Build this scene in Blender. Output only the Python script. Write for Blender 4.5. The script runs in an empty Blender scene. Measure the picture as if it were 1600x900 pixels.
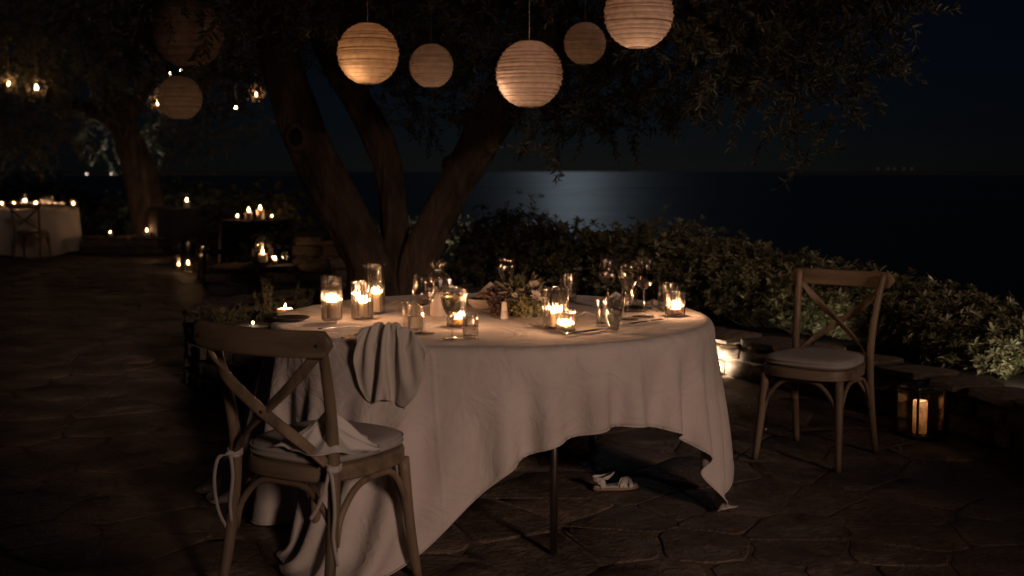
import bpy, math, random
import numpy as np
from mathutils import Vector, Matrix, Euler

random.seed(7)
RNG = np.random.default_rng(11)
R = math.radians
scene = bpy.context.scene
COL = scene.collection

# ------------------------------------------------------------------ camera
CAM_H, FOCAL_PX, PITCH = 1.37, 1800.0, R(5.78)
cam_data = bpy.data.cameras.new('camera')
cam_data.sensor_width = 36.0
cam_data.lens = 36.0 * FOCAL_PX / 1600.0
cam_data.clip_start, cam_data.clip_end = 0.1, 90000.0
cam_data.dof.use_dof = True
cam_data.dof.focus_distance = 4.75
cam_data.dof.aperture_fstop = 2.6
camera = bpy.data.objects.new('camera', cam_data)
COL.objects.link(camera)
camera.location = (0, 0, CAM_H)
camera.rotation_euler = (R(90) - PITCH, 0, 0)
scene.camera = camera

# ------------------------------------------------------------------ night sky: the moon stands over the sea, above the frame
world = bpy.data.worlds.new('World')
scene.world = world
world.use_nodes = True
wn = world.node_tree
sky = wn.nodes.new('ShaderNodeTexSky')
sky.sky_type = 'NISHITA'
sky.sun_disc = True            # at night this disc is the moon that glints on the sea
sky.sun_size = R(1.0)
sky.sun_intensity = .42
sky.sun_elevation = R(15)
sky.sun_rotation = R(3)
sky.dust_density = 0.4
sky.air_density = 1.0
sky.ozone_density = 3.0
wb = wn.nodes.new('ShaderNodeMix')          # moonlit sky seen with a candle-light white balance: bluish
wb.data_type = 'RGBA'; wb.blend_type = 'MULTIPLY'
wb.inputs['Factor'].default_value = 1.0
wb.inputs['B'].default_value = (.50, .83, 1.72, 1.0)
for s_ in wb.inputs:
    if s_.type == 'RGBA' and s_.name == 'B': s_.default_value = (.50, .83, 1.72, 1.0)
rgba_in = [s_ for s_ in wb.inputs if s_.type == 'RGBA']
wn.links.new(sky.outputs['Color'], rgba_in[0])
wn.links.new([s_ for s_ in wb.outputs if s_.type == 'RGBA'][0], wn.nodes['Background'].inputs['Color'])
wn.nodes['Background'].inputs['Strength'].default_value = 0.00023

# ------------------------------------------------------------------ the warm light that falls on the terrace from the front right
sun_data = bpy.data.lights.new('sun', 'SUN')
sun_data.energy = 0.72
sun_data.angle = R(7)
sun_data.color = (1.0, 0.665, 0.515)
sun = bpy.data.objects.new('sun', sun_data)
COL.objects.link(sun)
SUN_AZ, SUN_EL = R(27), R(16)   # azimuth from straight behind the camera towards its right
sun_dir = Vector((math.sin(SUN_AZ) * math.cos(SUN_EL), -math.cos(SUN_AZ) * math.cos(SUN_EL), math.sin(SUN_EL)))
sun.rotation_euler = sun_dir.to_track_quat('Z', 'Y').to_euler()

scene.view_settings.view_transform = 'Standard'
scene.view_settings.look = 'None'
scene.view_settings.exposure = 0.0
scene.view_settings.gamma = 1.0
scene.view_settings.use_curve_mapping = False
scene.render.engine = 'CYCLES'
scene.render.filter_size = 1.1
cy = scene.cycles
cy.use_denoising = True
cy.sample_clamp_indirect = 8.0
cy.blur_glossy = 0.1
cy.caustics_refractive = False
cy.caustics_reflective = False
cy.max_bounces = 14
cy.transparent_max_bounces = 24
cy.transmission_bounces = 12
cy.glossy_bounces = 6
cy.use_adaptive_sampling = True
cy.adaptive_threshold = 0.005

# ------------------------------------------------------------------ helpers
def at(px, py, z=None, y=None):
    """world point on the line of sight of photograph pixel (px, py), at height z or at distance y"""
    u, v = (px - 800) / FOCAL_PX, (450 - py) / FOCAL_PX
    cp, sp = math.cos(PITCH), math.sin(PITCH)
    d = Vector((u, cp + v * sp, -sp + v * cp))
    t = (z - CAM_H) / d.z if z is not None else y / d.y
    return Vector((0, 0, CAM_H)) + d * t

def tag(o, label=None, cat=None, group=None, kind=None):
    if label: o['label'] = label
    if cat: o['category'] = cat
    if group: o['group'] = group
    if kind: o['kind'] = kind
    return o

def empty(name, loc=(0, 0, 0), rz=0.0, label=None, cat=None, group=None):
    o = bpy.data.objects.new(name, None)
    o.empty_display_size = 0.1
    COL.objects.link(o)
    o.location = loc
    o.rotation_euler = (0, 0, rz)
    return tag(o, label, cat, group)

def link(name, me, parent=None, loc=None):
    o = bpy.data.objects.new(name, me)
    COL.objects.link(o)
    if parent is not None: o.parent = parent
    if loc is not None: o.location = loc
    return o

def mesh(name, verts, faces, mat, smooth=True):
    me = bpy.data.meshes.new(name)
    if isinstance(verts, np.ndarray): verts = verts.tolist()
    if isinstance(faces, np.ndarray): faces = faces.tolist()
    me.from_pydata(verts, [], faces)
    if mat is not None: me.materials.append(mat)
    if smooth and len(me.polygons):
        me.polygons.foreach_set('use_smooth', [True] * len(me.polygons))
    me.update()
    return me

def dup(o, parent=None, loc=None, rot=None, label=None, group=None):
    c = o.copy()
    COL.objects.link(c)
    c.parent = parent
    if loc is not None: c.location = loc
    if rot is not None: c.rotation_euler = rot
    if label: c['label'] = label
    if group: c['group'] = group
    for ch in o.children: dup(ch, c)
    return c

def rot_between(n):
    return Vector((0, 0, 1)).rotation_difference(Vector(n)).to_matrix()

class MB:
    """collects shapes; build() links them as ONE mesh object"""
    def __init__(s): s.v, s.f = [], []
    def add(s, vs, fs):
        b = len(s.v)
        s.v += [tuple(v) for v in vs]
        s.f += [tuple(i + b for i in f) for f in fs]
        return s
    def box(s, c, size, rz=0.0, bev=0.0, M=None):
        hx, hy, hz = size[0] / 2, size[1] / 2, size[2] / 2
        b = min(bev, hx * .9, hy * .9, hz * .9)
        vs = []
        if b <= 0:
            for z in (-hz, hz):
                for x, y in ((-hx, -hy), (hx, -hy), (hx, hy), (-hx, hy)): vs.append((x, y, z))
            fs = [(3, 2, 1, 0), (4, 5, 6, 7)] + [(i, (i + 1) % 4, 4 + (i + 1) % 4, 4 + i) for i in range(4)]
        else:
            ring = [(-hx + b, -hy), (hx - b, -hy), (hx, -hy + b), (hx, hy - b), (hx - b, hy), (-hx + b, hy), (-hx, hy - b), (-hx, -hy + b)]
            def sc(z, k): return [(x - math.copysign(min(k, abs(x)), x), y - math.copysign(min(k, abs(y)), y), z) for x, y in ring]
            vs = sc(-hz, b) + sc(-hz + b, 0) + sc(hz - b, 0) + sc(hz, b)
            fs = [tuple(range(7, -1, -1)), tuple(range(24, 32))]
            for k in range(3):
                for i in range(8): fs.append((k * 8 + i, k * 8 + (i + 1) % 8, k * 8 + 8 + (i + 1) % 8, k * 8 + 8 + i))
        m = Matrix.Rotation(rz, 3, 'Z') if M is None else M
        c = Vector(c)
        return s.add([c + m @ Vector(v) for v in vs], fs)
    def lathe(s, prof, seg=32, flute=0, amp=0.0, c=(0, 0, 0), frange=None, closed=False):
        """prof: (radius, z) list turned about z; flutes between the heights of frange"""
        vs = []
        for r, z in prof:
            for i in range(seg):
                a = 2 * math.pi * i / seg
                rr = r
                if flute and (frange is None or frange[0] <= z <= frange[1]):
                    rr = r - amp * (1 - abs(math.cos(flute * a / 2)))
                vs.append((c[0] + rr * math.cos(a), c[1] + rr * math.sin(a), c[2] + z))
        n = len(prof)
        fs = []
        for k in range(n - 1 if not closed else n):
            k2 = (k + 1) % n
            for i in range(seg):
                j = (i + 1) % seg
                fs.append((k * seg + i, k * seg + j, k2 * seg + j, k2 * seg + i))
        if not closed:
            if prof[0][0] > 1e-5: fs.append(tuple(range(seg - 1, -1, -1)))
            if prof[-1][0] > 1e-5: fs.append(tuple((n - 1) * seg + i for i in range(seg)))
        return s.add(vs, fs)
    def tube(s, path, rad, seg=8, cap=True, flat=None, side=None, bump=None):
        """path of points, radius (number or list); flat=(w,h) half sizes give a rounded strap, side fixes its wide direction"""
        P = [Vector(p) for p in path]
        n = len(P)
        if not hasattr(rad, '__len__'): rad = [rad] * n
        vs = []
        prev = None
        for k in range(n):
            t = (P[min(k + 1, n - 1)] - P[max(k - 1, 0)]).normalized()
            if side is not None:
                sd = Vector(side[k]) if hasattr(side[0], '__len__') else Vector(side)
                x = (sd - t * sd.dot(t)).normalized()
            elif prev is None:
                h = Vector((0, 0, 1)) if abs(t.z) < .9 else Vector((1, 0, 0))
                x = (h - t * h.dot(t)).normalized()
            else:
                x = (prev - t * prev.dot(t)).normalized()
            prev = x
            y = t.cross(x)
            for i in range(seg):
                a = 2 * math.pi * i / seg
                if flat:
                    ca, sa = math.cos(a), math.sin(a)
                    px = math.copysign(abs(ca) ** .45, ca) * flat[0] * rad[k]
                    py = math.copysign(abs(sa) ** .45, sa) * flat[1] * rad[k]
                    vs.append(P[k] + x * px + y * py)
                else:
                    r = rad[k] * (bump(a, k, n) if bump else 1.0)
                    vs.append(P[k] + (x * math.cos(a) + y * math.sin(a)) * r)
        fs = []
        for k in range(n - 1):
            for i in range(seg):
                j = (i + 1) % seg
                fs.append((k * seg + i, k * seg + j, (k + 1) * seg + j, (k + 1) * seg + i))
        if cap:
            fs.append(tuple(range(seg - 1, -1, -1)))
            fs.append(tuple((n - 1) * seg + i for i in range(seg)))
        return s.add(vs, fs)
    def grid(s, P):
        n, m = P.shape[:2]
        fs = [(i * m + j, (i + 1) * m + j, (i + 1) * m + j + 1, i * m + j + 1) for i in range(n - 1) for j in range(m - 1)]
        return s.add(P.reshape(-1, 3).tolist(), fs)
    def me(s, name, mat, smooth=True): return mesh(name, s.v, s.f, mat, smooth)
    def build(s, name, mat, parent=None, loc=None, smooth=True, auto=None):
        me = s.me(name, mat, smooth)
        if auto is not None: me.set_sharp_from_angle(angle=R(auto))
        return link(name, me, parent, loc)

def spline(pts, n=8):
    """Catmull-Rom through the points"""
    P = [Vector(p) for p in pts]
    P = [P[0] * 2 - P[1]] + P + [P[-1] * 2 - P[-2]]
    out = []
    for i in range(1, len(P) - 2):
        for k in range(n):
            t = k / n
            a, b, c, d = P[i - 1:i + 3]
            out.append(.5 * ((2 * b) + (c - a) * t + (2 * a - 5 * b + 4 * c - d) * t * t + (3 * b - a - 3 * c + d) * t ** 3))
    out.append(P[-2])
    return out

def lerp_list(vals, n):
    x = np.linspace(0, len(vals) - 1, n)
    return np.interp(x, range(len(vals)), vals).tolist()

# ------------------------------------------------------------------ materials
def nt(name):
    m = bpy.data.materials.new(name)
    m.use_nodes = True
    t = m.node_tree
    return m, t, t.nodes['Principled BSDF']

def noise_mat(name, c1, c2, rough=.8, scale=8.0, stretch=(1, 1, 1), bump=0.0, bscale=None, spec=.3, detail=6, rough2=None, space='Object', per_object=0.0, bdist=.02, **kw):
    m, t, b = nt(name)
    L = t.links.new
    tc = t.nodes.new('ShaderNodeTexCoord')
    mp = t.nodes.new('ShaderNodeMapping')
    mp.inputs['Scale'].default_value = stretch
    L(tc.outputs[space], mp.inputs['Vector'])
    vec = mp.outputs['Vector']
    if per_object:
        oi = t.nodes.new('ShaderNodeObjectInfo')
        ad = t.nodes.new('ShaderNodeVectorMath'); ad.operation = 'ADD'
        sc_ = t.nodes.new('ShaderNodeMath'); sc_.operation = 'MULTIPLY'; sc_.inputs[1].default_value = 57.0
        L(oi.outputs['Random'], sc_.inputs[0]); L(vec, ad.inputs[0]); L(sc_.outputs[0], ad.inputs[1])
        vec = ad.outputs[0]
    n = t.nodes.new('ShaderNodeTexNoise')
    n.inputs['Scale'].default_value = scale
    n.inputs['Detail'].default_value = detail
    n.inputs['Roughness'].default_value = .62
    L(vec, n.inputs['Vector'])
    r = t.nodes.new('ShaderNodeValToRGB')
    r.color_ramp.elements[0].position, r.color_ramp.elements[1].position = .3, .72
    r.color_ramp.elements[0].color = (*c1, 1)
    r.color_ramp.elements[1].color = (*c2, 1)
    L(n.outputs['Fac'], r.inputs['Fac'])
    col = r.outputs['Color']
    if per_object:
        hs = t.nodes.new('ShaderNodeHueSaturation')
        mr = t.nodes.new('ShaderNodeMapRange')
        mr.inputs['To Min'].default_value, mr.inputs['To Max'].default_value = 1 - per_object, 1 + per_object
        L(oi.outputs['Random'], mr.inputs['Value']); L(mr.outputs['Result'], hs.inputs['Value'])
        L(col, hs.inputs['Color'])
        col = hs.outputs['Color']
    L(col, b.inputs['Base Color'])
    b.inputs['Roughness'].default_value = rough
    b.inputs['Specular IOR Level'].default_value = spec
    if bump:
        n2 = t.nodes.new('ShaderNodeTexNoise')
        n2.inputs['Scale'].default_value = bscale or scale * 2
        n2.inputs['Detail'].default_value = 8
        n2.inputs['Roughness'].default_value = .65
        L(vec, n2.inputs['Vector'])
        bp = t.nodes.new('ShaderNodeBump')
        bp.inputs['Strength'].default_value = bump
        bp.inputs['Distance'].default_value = bdist
        L(n2.outputs['Fac'], bp.inputs['Height'])
        L(bp.outputs['Normal'], b.inputs['Normal'])
    for k, v in kw.items(): b.inputs[k].default_value = v
    return m

def leaf_mat(name, c1, c2, rough=.45, trans=.35, scale=3.0):
    m, t, b = nt(name)
    L = t.links.new
    geo = t.nodes.new('ShaderNodeNewGeometry')
    r = t.nodes.new('ShaderNodeValToRGB')
    r.color_ramp.elements[0].color, r.color_ramp.elements[1].color = (*c1, 1), (*c2, 1)
    L(geo.outputs['Random Per Island'], r.inputs['Fac'])
    L(r.outputs['Color'], b.inputs['Base Color'])
    b.inputs['Roughness'].default_value = rough
    tr = t.nodes.new('ShaderNodeBsdfTranslucent')
    L(r.outputs['Color'], tr.inputs['Color'])
    mx = t.nodes.new('ShaderNodeMixShader')
    mx.inputs[0].default_value = trans
    L(b.outputs[0], mx.inputs[1]); L(tr.outputs[0], mx.inputs[2])
    L(mx.outputs[0], t.nodes['Material Output'].inputs['Surface'])
    return m

def glass_mat(name, color=(1, 1, 1), clear=.5, ior=1.45, rough=0.0):
    """clear drinking glass: part refracting, part straight through, so candle light leaves it"""
    m, t, b = nt(name)
    L = t.links.new
    t.nodes.remove(b)
    g = t.nodes.new('ShaderNodeBsdfGlass')
    g.inputs['IOR'].default_value = ior
    g.inputs['Roughness'].default_value = rough
    g.inputs['Color'].default_value = (*color, 1)
    tr = t.nodes.new('ShaderNodeBsdfTransparent')
    tr.inputs['Color'].default_value = (*color, 1)
    mx = t.nodes.new('ShaderNodeMixShader')
    mx.inputs[0].default_value = clear
    L(g.outputs[0], mx.inputs[1]); L(tr.outputs[0], mx.inputs[2])
    L(mx.outputs[0], t.nodes['Material Output'].inputs['Surface'])
    return m

def thin_glass(name, color=(1, 1, 1), ior=1.5, refr=0.0, rough=0.0):
    """thin-walled glass: Fresnel reflection over straight transmission, with a share of bent light for fluted walls"""
    m, t, b = nt(name)
    L = t.links.new
    t.nodes.remove(b)
    lw = t.nodes.new('ShaderNodeLayerWeight')          # Schlick reflectance, the same on both faces of the wall
    pw = t.nodes.new('ShaderNodeMath'); pw.operation = 'POWER'; pw.inputs[1].default_value = 2.5
    L(lw.outputs['Facing'], pw.inputs[0])
    f0 = ((ior - 1) / (ior + 1)) ** 2
    fr = t.nodes.new('ShaderNodeMath'); fr.operation = 'MULTIPLY_ADD'
    fr.inputs[1].default_value = .85 - f0; fr.inputs[2].default_value = f0
    L(pw.outputs[0], fr.inputs[0])
    tr = t.nodes.new('ShaderNodeBsdfTransparent')
    tr.inputs['Color'].default_value = (*color, 1)
    gl = t.nodes.new('ShaderNodeBsdfGlossy')
    gl.inputs['Roughness'].default_value = rough
    base = tr.outputs[0]
    if refr:
        rf = t.nodes.new('ShaderNodeBsdfRefraction')
        rf.inputs['IOR'].default_value = ior
        rf.inputs['Roughness'].default_value = 0.0
        m2 = t.nodes.new('ShaderNodeMixShader')
        m2.inputs[0].default_value = refr
        L(tr.outputs[0], m2.inputs[1]); L(rf.outputs[0], m2.inputs[2])
        base = m2.outputs[0]
    mx = t.nodes.new('ShaderNodeMixShader')
    L(fr.outputs[0], mx.inputs[0]); L(base, mx.inputs[1]); L(gl.outputs[0], mx.inputs[2])
    L(mx.outputs[0], t.nodes['Material Output'].inputs['Surface'])
    return m

def emit_mat(name, color, strength, through=True, sampling='AUTO'):
    m, t, b = nt(name)
    L = t.links.new
    t.nodes.remove(b)
    e = t.nodes.new('ShaderNodeEmission')
    e.inputs['Color'].default_value = (*color, 1)
    e.inputs['Strength'].default_value = strength
    out = e.outputs[0]
    if through:
        tr = t.nodes.new('ShaderNodeBsdfTransparent')
        ad = t.nodes.new('ShaderNodeAddShader')
        L(e.outputs[0], ad.inputs[0]); L(tr.outputs[0], ad.inputs[1])
        out = ad.outputs[0]
    L(out, t.nodes['Material Output'].inputs['Surface'])
    m.cycles.emission_sampling = sampling
    return m

def paper_mat(name, color, trans=.55, bump=.15, scale=60):
    m, t, b = nt(name)
    L = t.links.new
    b.inputs['Base Color'].default_value = (*color, 1)
    b.inputs['Roughness'].default_value = .9
    b.inputs['Specular IOR Level'].default_value = .1
    n = t.nodes.new('ShaderNodeTexNoise')
    n.inputs['Scale'].default_value = scale
    n.inputs['Detail'].default_value = 6
    r = t.nodes.new('ShaderNodeValToRGB')
    r.color_ramp.elements[0].color = (*[c * .78 for c in color], 1)
    r.color_ramp.elements[1].color = (*color, 1)
    r.color_ramp.elements[0].position, r.color_ramp.elements[1].position = .3, .6
    tc = t.nodes.new('ShaderNodeTexCoord')
    L(tc.outputs['Object'], n.inputs['Vector'])
    L(n.outputs['Fac'], r.inputs['Fac'])
    L(r.outputs['Color'], b.inputs['Base Color'])
    bp = t.nodes.new('ShaderNodeBump')
    bp.inputs['Strength'].default_value = bump
    bp.inputs['Distance'].default_value = .004
    L(n.outputs['Fac'], bp.inputs['Height']); L(bp.outputs['Normal'], b.inputs['Normal'])
    tr = t.nodes.new('ShaderNodeBsdfTranslucent')
    L(r.outputs['Color'], tr.inputs['Color'])
    mx = t.nodes.new('ShaderNodeMixShader')
    mx.inputs[0].default_value = trans
    L(b.outputs[0], mx.inputs[1]); L(tr.outputs[0], mx.inputs[2])
    L(mx.outputs[0], t.nodes['Material Output'].inputs['Surface'])
    return m

M = {}
M['flag'] = noise_mat('flagstone', (.04, .028, .021), (.23, .165, .125), .55, 3.6, (1, 1.9, 1), 1.0, 9, spec=.4, per_object=.45, space='Object', bdist=.016)
M['mortar'] = noise_mat('mortar', (.10, .075, .058), (.28, .21, .165), .95, 6, bump=.9, bscale=20)
M['earth'] = noise_mat('earth', (.018, .013, .009), (.05, .036, .025), .95, 5, bump=.8, bscale=14)
M['rock'] = noise_mat('wall_stone', (.12, .09, .07), (.36, .29, .23), .85, 7, bump=.8, bscale=16, per_object=.3)
M['darkrock'] = noise_mat('planter_stone', (.06, .048, .04), (.20, .165, .135), .88, 7, bump=.8, bscale=16, per_object=.35)
M['bark'] = noise_mat('bark', (.016, .012, .010), (.15, .112, .082), .92, 7, (1, 1, .22), 1.0, 12, bdist=.13)
M['twig'] = noise_mat('twig_bark', (.07, .05, .035), (.16, .12, .085), .9, 20)
M['olive'] = leaf_mat('olive_leaf', (.045, .055, .034), (.175, .178, .130), .42, .25)
M['hedge'] = leaf_mat('hedge_leaf', (.05, .058, .022), (.36, .33, .20), .32, .25)
M['bush'] = leaf_mat('bush_leaf', (.05, .06, .025), (.17, .17, .09), .5, .3)
M['cloth'] = noise_mat('linen', (.66, .60, .54), (.80, .74, .67), .9, 2.2, bump=.12, bscale=300, spec=.15, detail=3, bdist=.001, **{'Sheen Weight': .15})
M['napkin'] = noise_mat('napkin_linen', (.50, .46, .41), (.64, .59, .53), .9, 4, bump=.12, bscale=260, spec=.15, bdist=.001)
M['whitenapkin'] = noise_mat('white_napkin', (.76, .73, .69), (.86, .83, .79), .9, 4, bump=.15, bscale=60, spec=.15, bdist=.002)
M['cushion'] = noise_mat('cushion_cotton', (.40, .37, .345), (.52, .48, .445), .9, 6, bump=.15, bscale=240, spec=.15, bdist=.001)
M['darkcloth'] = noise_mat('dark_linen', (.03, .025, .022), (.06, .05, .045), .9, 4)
M['wood'] = noise_mat('chair_wood', (.12, .085, .054), (.37, .275, .185), .48, 14, (1, 1, .12), .25, 40, spec=.4, per_object=.12, bdist=.004)
M['woodh'] = noise_mat('chair_wood_rail', (.12, .085, .054), (.37, .275, .185), .48, 14, (.12, 1, 1), .25, 40, spec=.4, bdist=.004)
M['darkwood'] = noise_mat('dark_wood', (.02, .014, .01), (.05, .035, .025), .6, 10, (1, 1, .2))
M['steel'] = noise_mat('steel', (.30, .27, .24), (.45, .41, .37), .35, 20, Metallic=1.0)
M['silver'] = noise_mat('cutlery_steel', (.5, .47, .44), (.62, .58, .54), .22, 20, Metallic=1.0)
M['iron'] = noise_mat('black_iron', (.012, .011, .010), (.03, .026, .022), .45, 20, spec=.4)
M['wire'] = noise_mat('wire', (.10, .09, .08), (.16, .14, .12), .5, 20)
M['glass'] = thin_glass('clear_glass', (.98, .97, .96), 2.1, 0, .09)
M['fluted'] = thin_glass('fluted_glass', (.98, .97, .96), 2.1, .35, .10)
M['flute_in'] = thin_glass('fluted_glass_inside', (.985, .975, .965), 1.6, 0, .08)
M['pane'] = thin_glass('lantern_pane', (.97, .96, .94), 1.45)
M['cello'] = thin_glass('cellophane', (.93, .90, .88), 2.0, .0, .16)
M['white_wine'] = glass_mat('white_wine', (.985, .94, .80), .35, 1.34)
M['red_wine'] = glass_mat('red_wine', (.16, .01, .015), .3, 1.34)
M['water'] = glass_mat('drinking_water', (.97, .97, .95), .3, 1.33)
M['wax'] = noise_mat('candle_wax', (.80, .66, .48), (.90, .78, .60), .5, 6, spec=.4, **{'Subsurface Weight': .2, 'Subsurface Radius': (.5, .38, .28), 'Subsurface Scale': .05})
M['wick'] = noise_mat('wick', (.01, .01, .01), (.03, .02, .02), .9, 20)
M['flame'] = emit_mat('flame', (1.0, .54, .24), 55.0)
M['flame_far'] = emit_mat('flame_far', (1.0, .58, .26), 30.0)
M['ledwax'] = paper_mat('led_candle_wax', (.90, .76, .60), .5, .05)
M['bulb'] = emit_mat('bulb_glow', (1.0, .72, .42), 60.0, through=False)
M['coolbulb'] = emit_mat('spot_glow', (1.0, .84, .66), 30.0, through=False)
M['townlight'] = emit_mat('house_lamp', (1.0, .78, .62), 4.0, through=False)
M['townlight2'] = emit_mat('far_house_lamp', (1.0, .85, .75), .05, through=False)
M['ribwire'] = noise_mat('rib_wire', (.30, .24, .20), (.42, .34, .28), .8, 20)
M['paper'] = paper_mat('lantern_paper', (.82, .69, .60), .5, .05, 25)
M['ceramic'] = noise_mat('ceramic', (.70, .64, .58), (.80, .74, .68), .35, 5)
M['darkplate'] = noise_mat('dark_stoneware', (.02, .018, .016), (.05, .045, .04), .35, 8)
M['petal'] = leaf_mat('white_petal', (.82, .70, .60), (.92, .82, .72), .6, .35)
M['hydrangea'] = leaf_mat('green_bloom', (.42, .41, .20), (.70, .66, .40), .6, .3)
M['purple'] = leaf_mat('purple_petal', (.10, .055, .06), (.28, .19, .18), .6, .25)
M['leather'] = noise_mat('white_leather', (.62, .58, .52), (.75, .70, .63), .4, 20, bump=.2, bscale=80, bdist=.002)
M['sole'] = noise_mat('sole', (.32, .22, .14), (.42, .30, .20), .7, 20)
M['ribbon'] = noise_mat('cotton_tie', (.55, .51, .46), (.66, .61, .56), .9, 20)
M['housewall'] = noise_mat('far_wall', (.05, .05, .05), (.09, .085, .08), .9, 1)
M['hill'] = noise_mat('hill', (.010, .011, .008), (.028, .028, .018), .95, .05, space='Generated')

def flag_mat():
    """split slate: blotchy colour per stone, pitted and flaking relief"""
    m, t, b = nt('flagstone')
    L = t.links.new
    def node(k, **kw):
        n = t.nodes.new(k)
        for a, v in kw.items(): n.inputs[a].default_value = v
        return n
    tc = node('ShaderNodeTexCoord')
    oi = node('ShaderNodeObjectInfo')
    geo = node('ShaderNodeNewGeometry')
    pos = geo.outputs['Position']
    n1 = node('ShaderNodeTexNoise', Scale=2.3, Detail=7.0, Roughness=.62, Distortion=.6)
    n2 = node('ShaderNodeTexNoise', Scale=19.0, Detail=6.0, Roughness=.7)
    n3 = node('ShaderNodeTexNoise', Scale=6.5, Detail=9.0, Roughness=.6, Distortion=1.6)
    vo = node('ShaderNodeTexVoronoi', Scale=38.0)
    for n in (n1, n2, n3, vo): L(pos, n.inputs['Vector'])
    r = node('ShaderNodeValToRGB')
    e = r.color_ramp.elements
    e[0].position, e[0].color = .30, (.085, .062, .048, 1)
    e[1].position, e[1].color = .70, (.50, .38, .29, 1)
    x = e.new(.52); x.color = (.235, .175, .134, 1)
    L(n1.outputs['Fac'], r.inputs['Fac'])
    mr = node('ShaderNodeMapRange', **{'To Min': .78, 'To Max': 1.2})
    L(geo.outputs['Random Per Island'], mr.inputs['Value'])
    mr2 = node('ShaderNodeMapRange', **{'From Min': .3, 'From Max': .7, 'To Min': .72, 'To Max': 1.2})
    L(n2.outputs['Fac'], mr2.inputs['Value'])
    mu = node('ShaderNodeMath'); mu.operation = 'MULTIPLY'
    L(mr.outputs[0], mu.inputs[0]); L(mr2.outputs[0], mu.inputs[1])
    oim = node('ShaderNodeMapRange', **{'To Min': .8, 'To Max': 1.2})
    L(oi.outputs['Random'], oim.inputs['Value'])
    mu2 = node('ShaderNodeMath'); mu2.operation = 'MULTIPLY'
    L(mu.outputs[0], mu2.inputs[0]); L(oim.outputs[0], mu2.inputs[1])
    hs = node('ShaderNodeHueSaturation')
    L(r.outputs['Color'], hs.inputs['Color']); L(mu2.outputs[0], hs.inputs['Value'])
    L(hs.outputs['Color'], b.inputs['Base Color'])
    b.inputs['Roughness'].default_value = .55
    b.inputs['Specular IOR Level'].default_value = .4
    # layered flaking: terraces of a distorted noise, plus pits
    fl = node('ShaderNodeMath'); fl.operation = 'PINGPONG'; fl.inputs[1].default_value = .11
    L(n3.outputs['Fac'], fl.inputs[0])
    ad = node('ShaderNodeMath'); ad.operation = 'MULTIPLY_ADD'; ad.inputs[1].default_value = .35
    L(n2.outputs['Fac'], ad.inputs[0]); L(fl.outputs[0], ad.inputs[2])
    ad2 = node('ShaderNodeMath'); ad2.operation = 'MULTIPLY_ADD'; ad2.inputs[1].default_value = .10
    L(vo.outputs['Distance'], ad2.inputs[0]); L(ad.outputs[0], ad2.inputs[2])
    bp = node('ShaderNodeBump', Strength=1.0, Distance=.085)
    L(ad2.outputs[0], bp.inputs['Height']); L(bp.outputs['Normal'], b.inputs['Normal'])
    return m
M['flag'] = flag_mat()

def linen_mat():
    """table linen: faint mottling, ironed fold lines, soft wrinkles and a weave"""
    m, t, b = nt('table_linen')
    L = t.links.new
    def node(k, **kw):
        n = t.nodes.new(k)
        for a, v in kw.items(): n.inputs[a].default_value = v
        return n
    tc = node('ShaderNodeTexCoord')
    o = tc.outputs['Object']
    n1 = node('ShaderNodeTexNoise', Scale=2.6, Detail=5.0, Roughness=.6)
    n2 = node('ShaderNodeTexNoise', Scale=5.5, Detail=4.0, Roughness=.5, Distortion=1.8)
    n3 = node('ShaderNodeTexNoise', Scale=420.0, Detail=2.0)
    for n in (n1, n2, n3): L(o, n.inputs['Vector'])
    r = node('ShaderNodeValToRGB')
    e = r.color_ramp.elements
    e[0].position, e[0].color = .3, (.62, .555, .51, 1)
    e[1].position, e[1].color = .68, (.80, .735, .685, 1)
    L(n1.outputs['Fac'], r.inputs['Fac']); L(r.outputs['Color'], b.inputs['Base Color'])
    b.inputs['Roughness'].default_value = .9
    b.inputs['Specular IOR Level'].default_value = .12
    b.inputs['Sheen Weight'].default_value = .12
    rg_ = node('ShaderNodeMath'); rg_.operation = 'PINGPONG'; rg_.inputs[1].default_value = .5
    L(n2.outputs['Fac'], rg_.inputs[0])
    # fold lines left by the iron, 0.62 m apart
    sx = node('ShaderNodeSeparateXYZ'); L(o, sx.inputs[0])
    ca, sa = math.cos(R(30)), math.sin(R(30))
    ma = node('ShaderNodeMath'); ma.operation = 'MULTIPLY'; ma.inputs[1].default_value = ca
    L(sx.outputs[0], ma.inputs[0])
    mb_ = node('ShaderNodeMath'); mb_.operation = 'MULTIPLY_ADD'; mb_.inputs[1].default_value = sa
    L(sx.outputs[1], mb_.inputs[0]); L(ma.outputs[0], mb_.inputs[2])
    pp = node('ShaderNodeMath'); pp.operation = 'PINGPONG'; pp.inputs[1].default_value = .31
    L(mb_.outputs[0], pp.inputs[0])
    cr = node('ShaderNodeMapRange', **{'From Min': 0.0, 'From Max': .010, 'To Min': .12, 'To Max': 0.0})
    L(pp.outputs[0], cr.inputs['Value'])
    a1 = node('ShaderNodeMath'); a1.operation = 'ADD'
    L(rg_.outputs[0], a1.inputs[0]); L(cr.outputs[0], a1.inputs[1])
    a2 = node('ShaderNodeMath'); a2.operation = 'MULTIPLY_ADD'; a2.inputs[1].default_value = .02
    L(n3.outputs['Fac'], a2.inputs[0]); L(a1.outputs[0], a2.inputs[2])
    bp = node('ShaderNodeBump', Strength=.7, Distance=.020)
    L(a2.outputs[0], bp.inputs['Height']); L(bp.outputs['Normal'], b.inputs['Normal'])
    return m
M['tablelinen'] = linen_mat()

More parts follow.
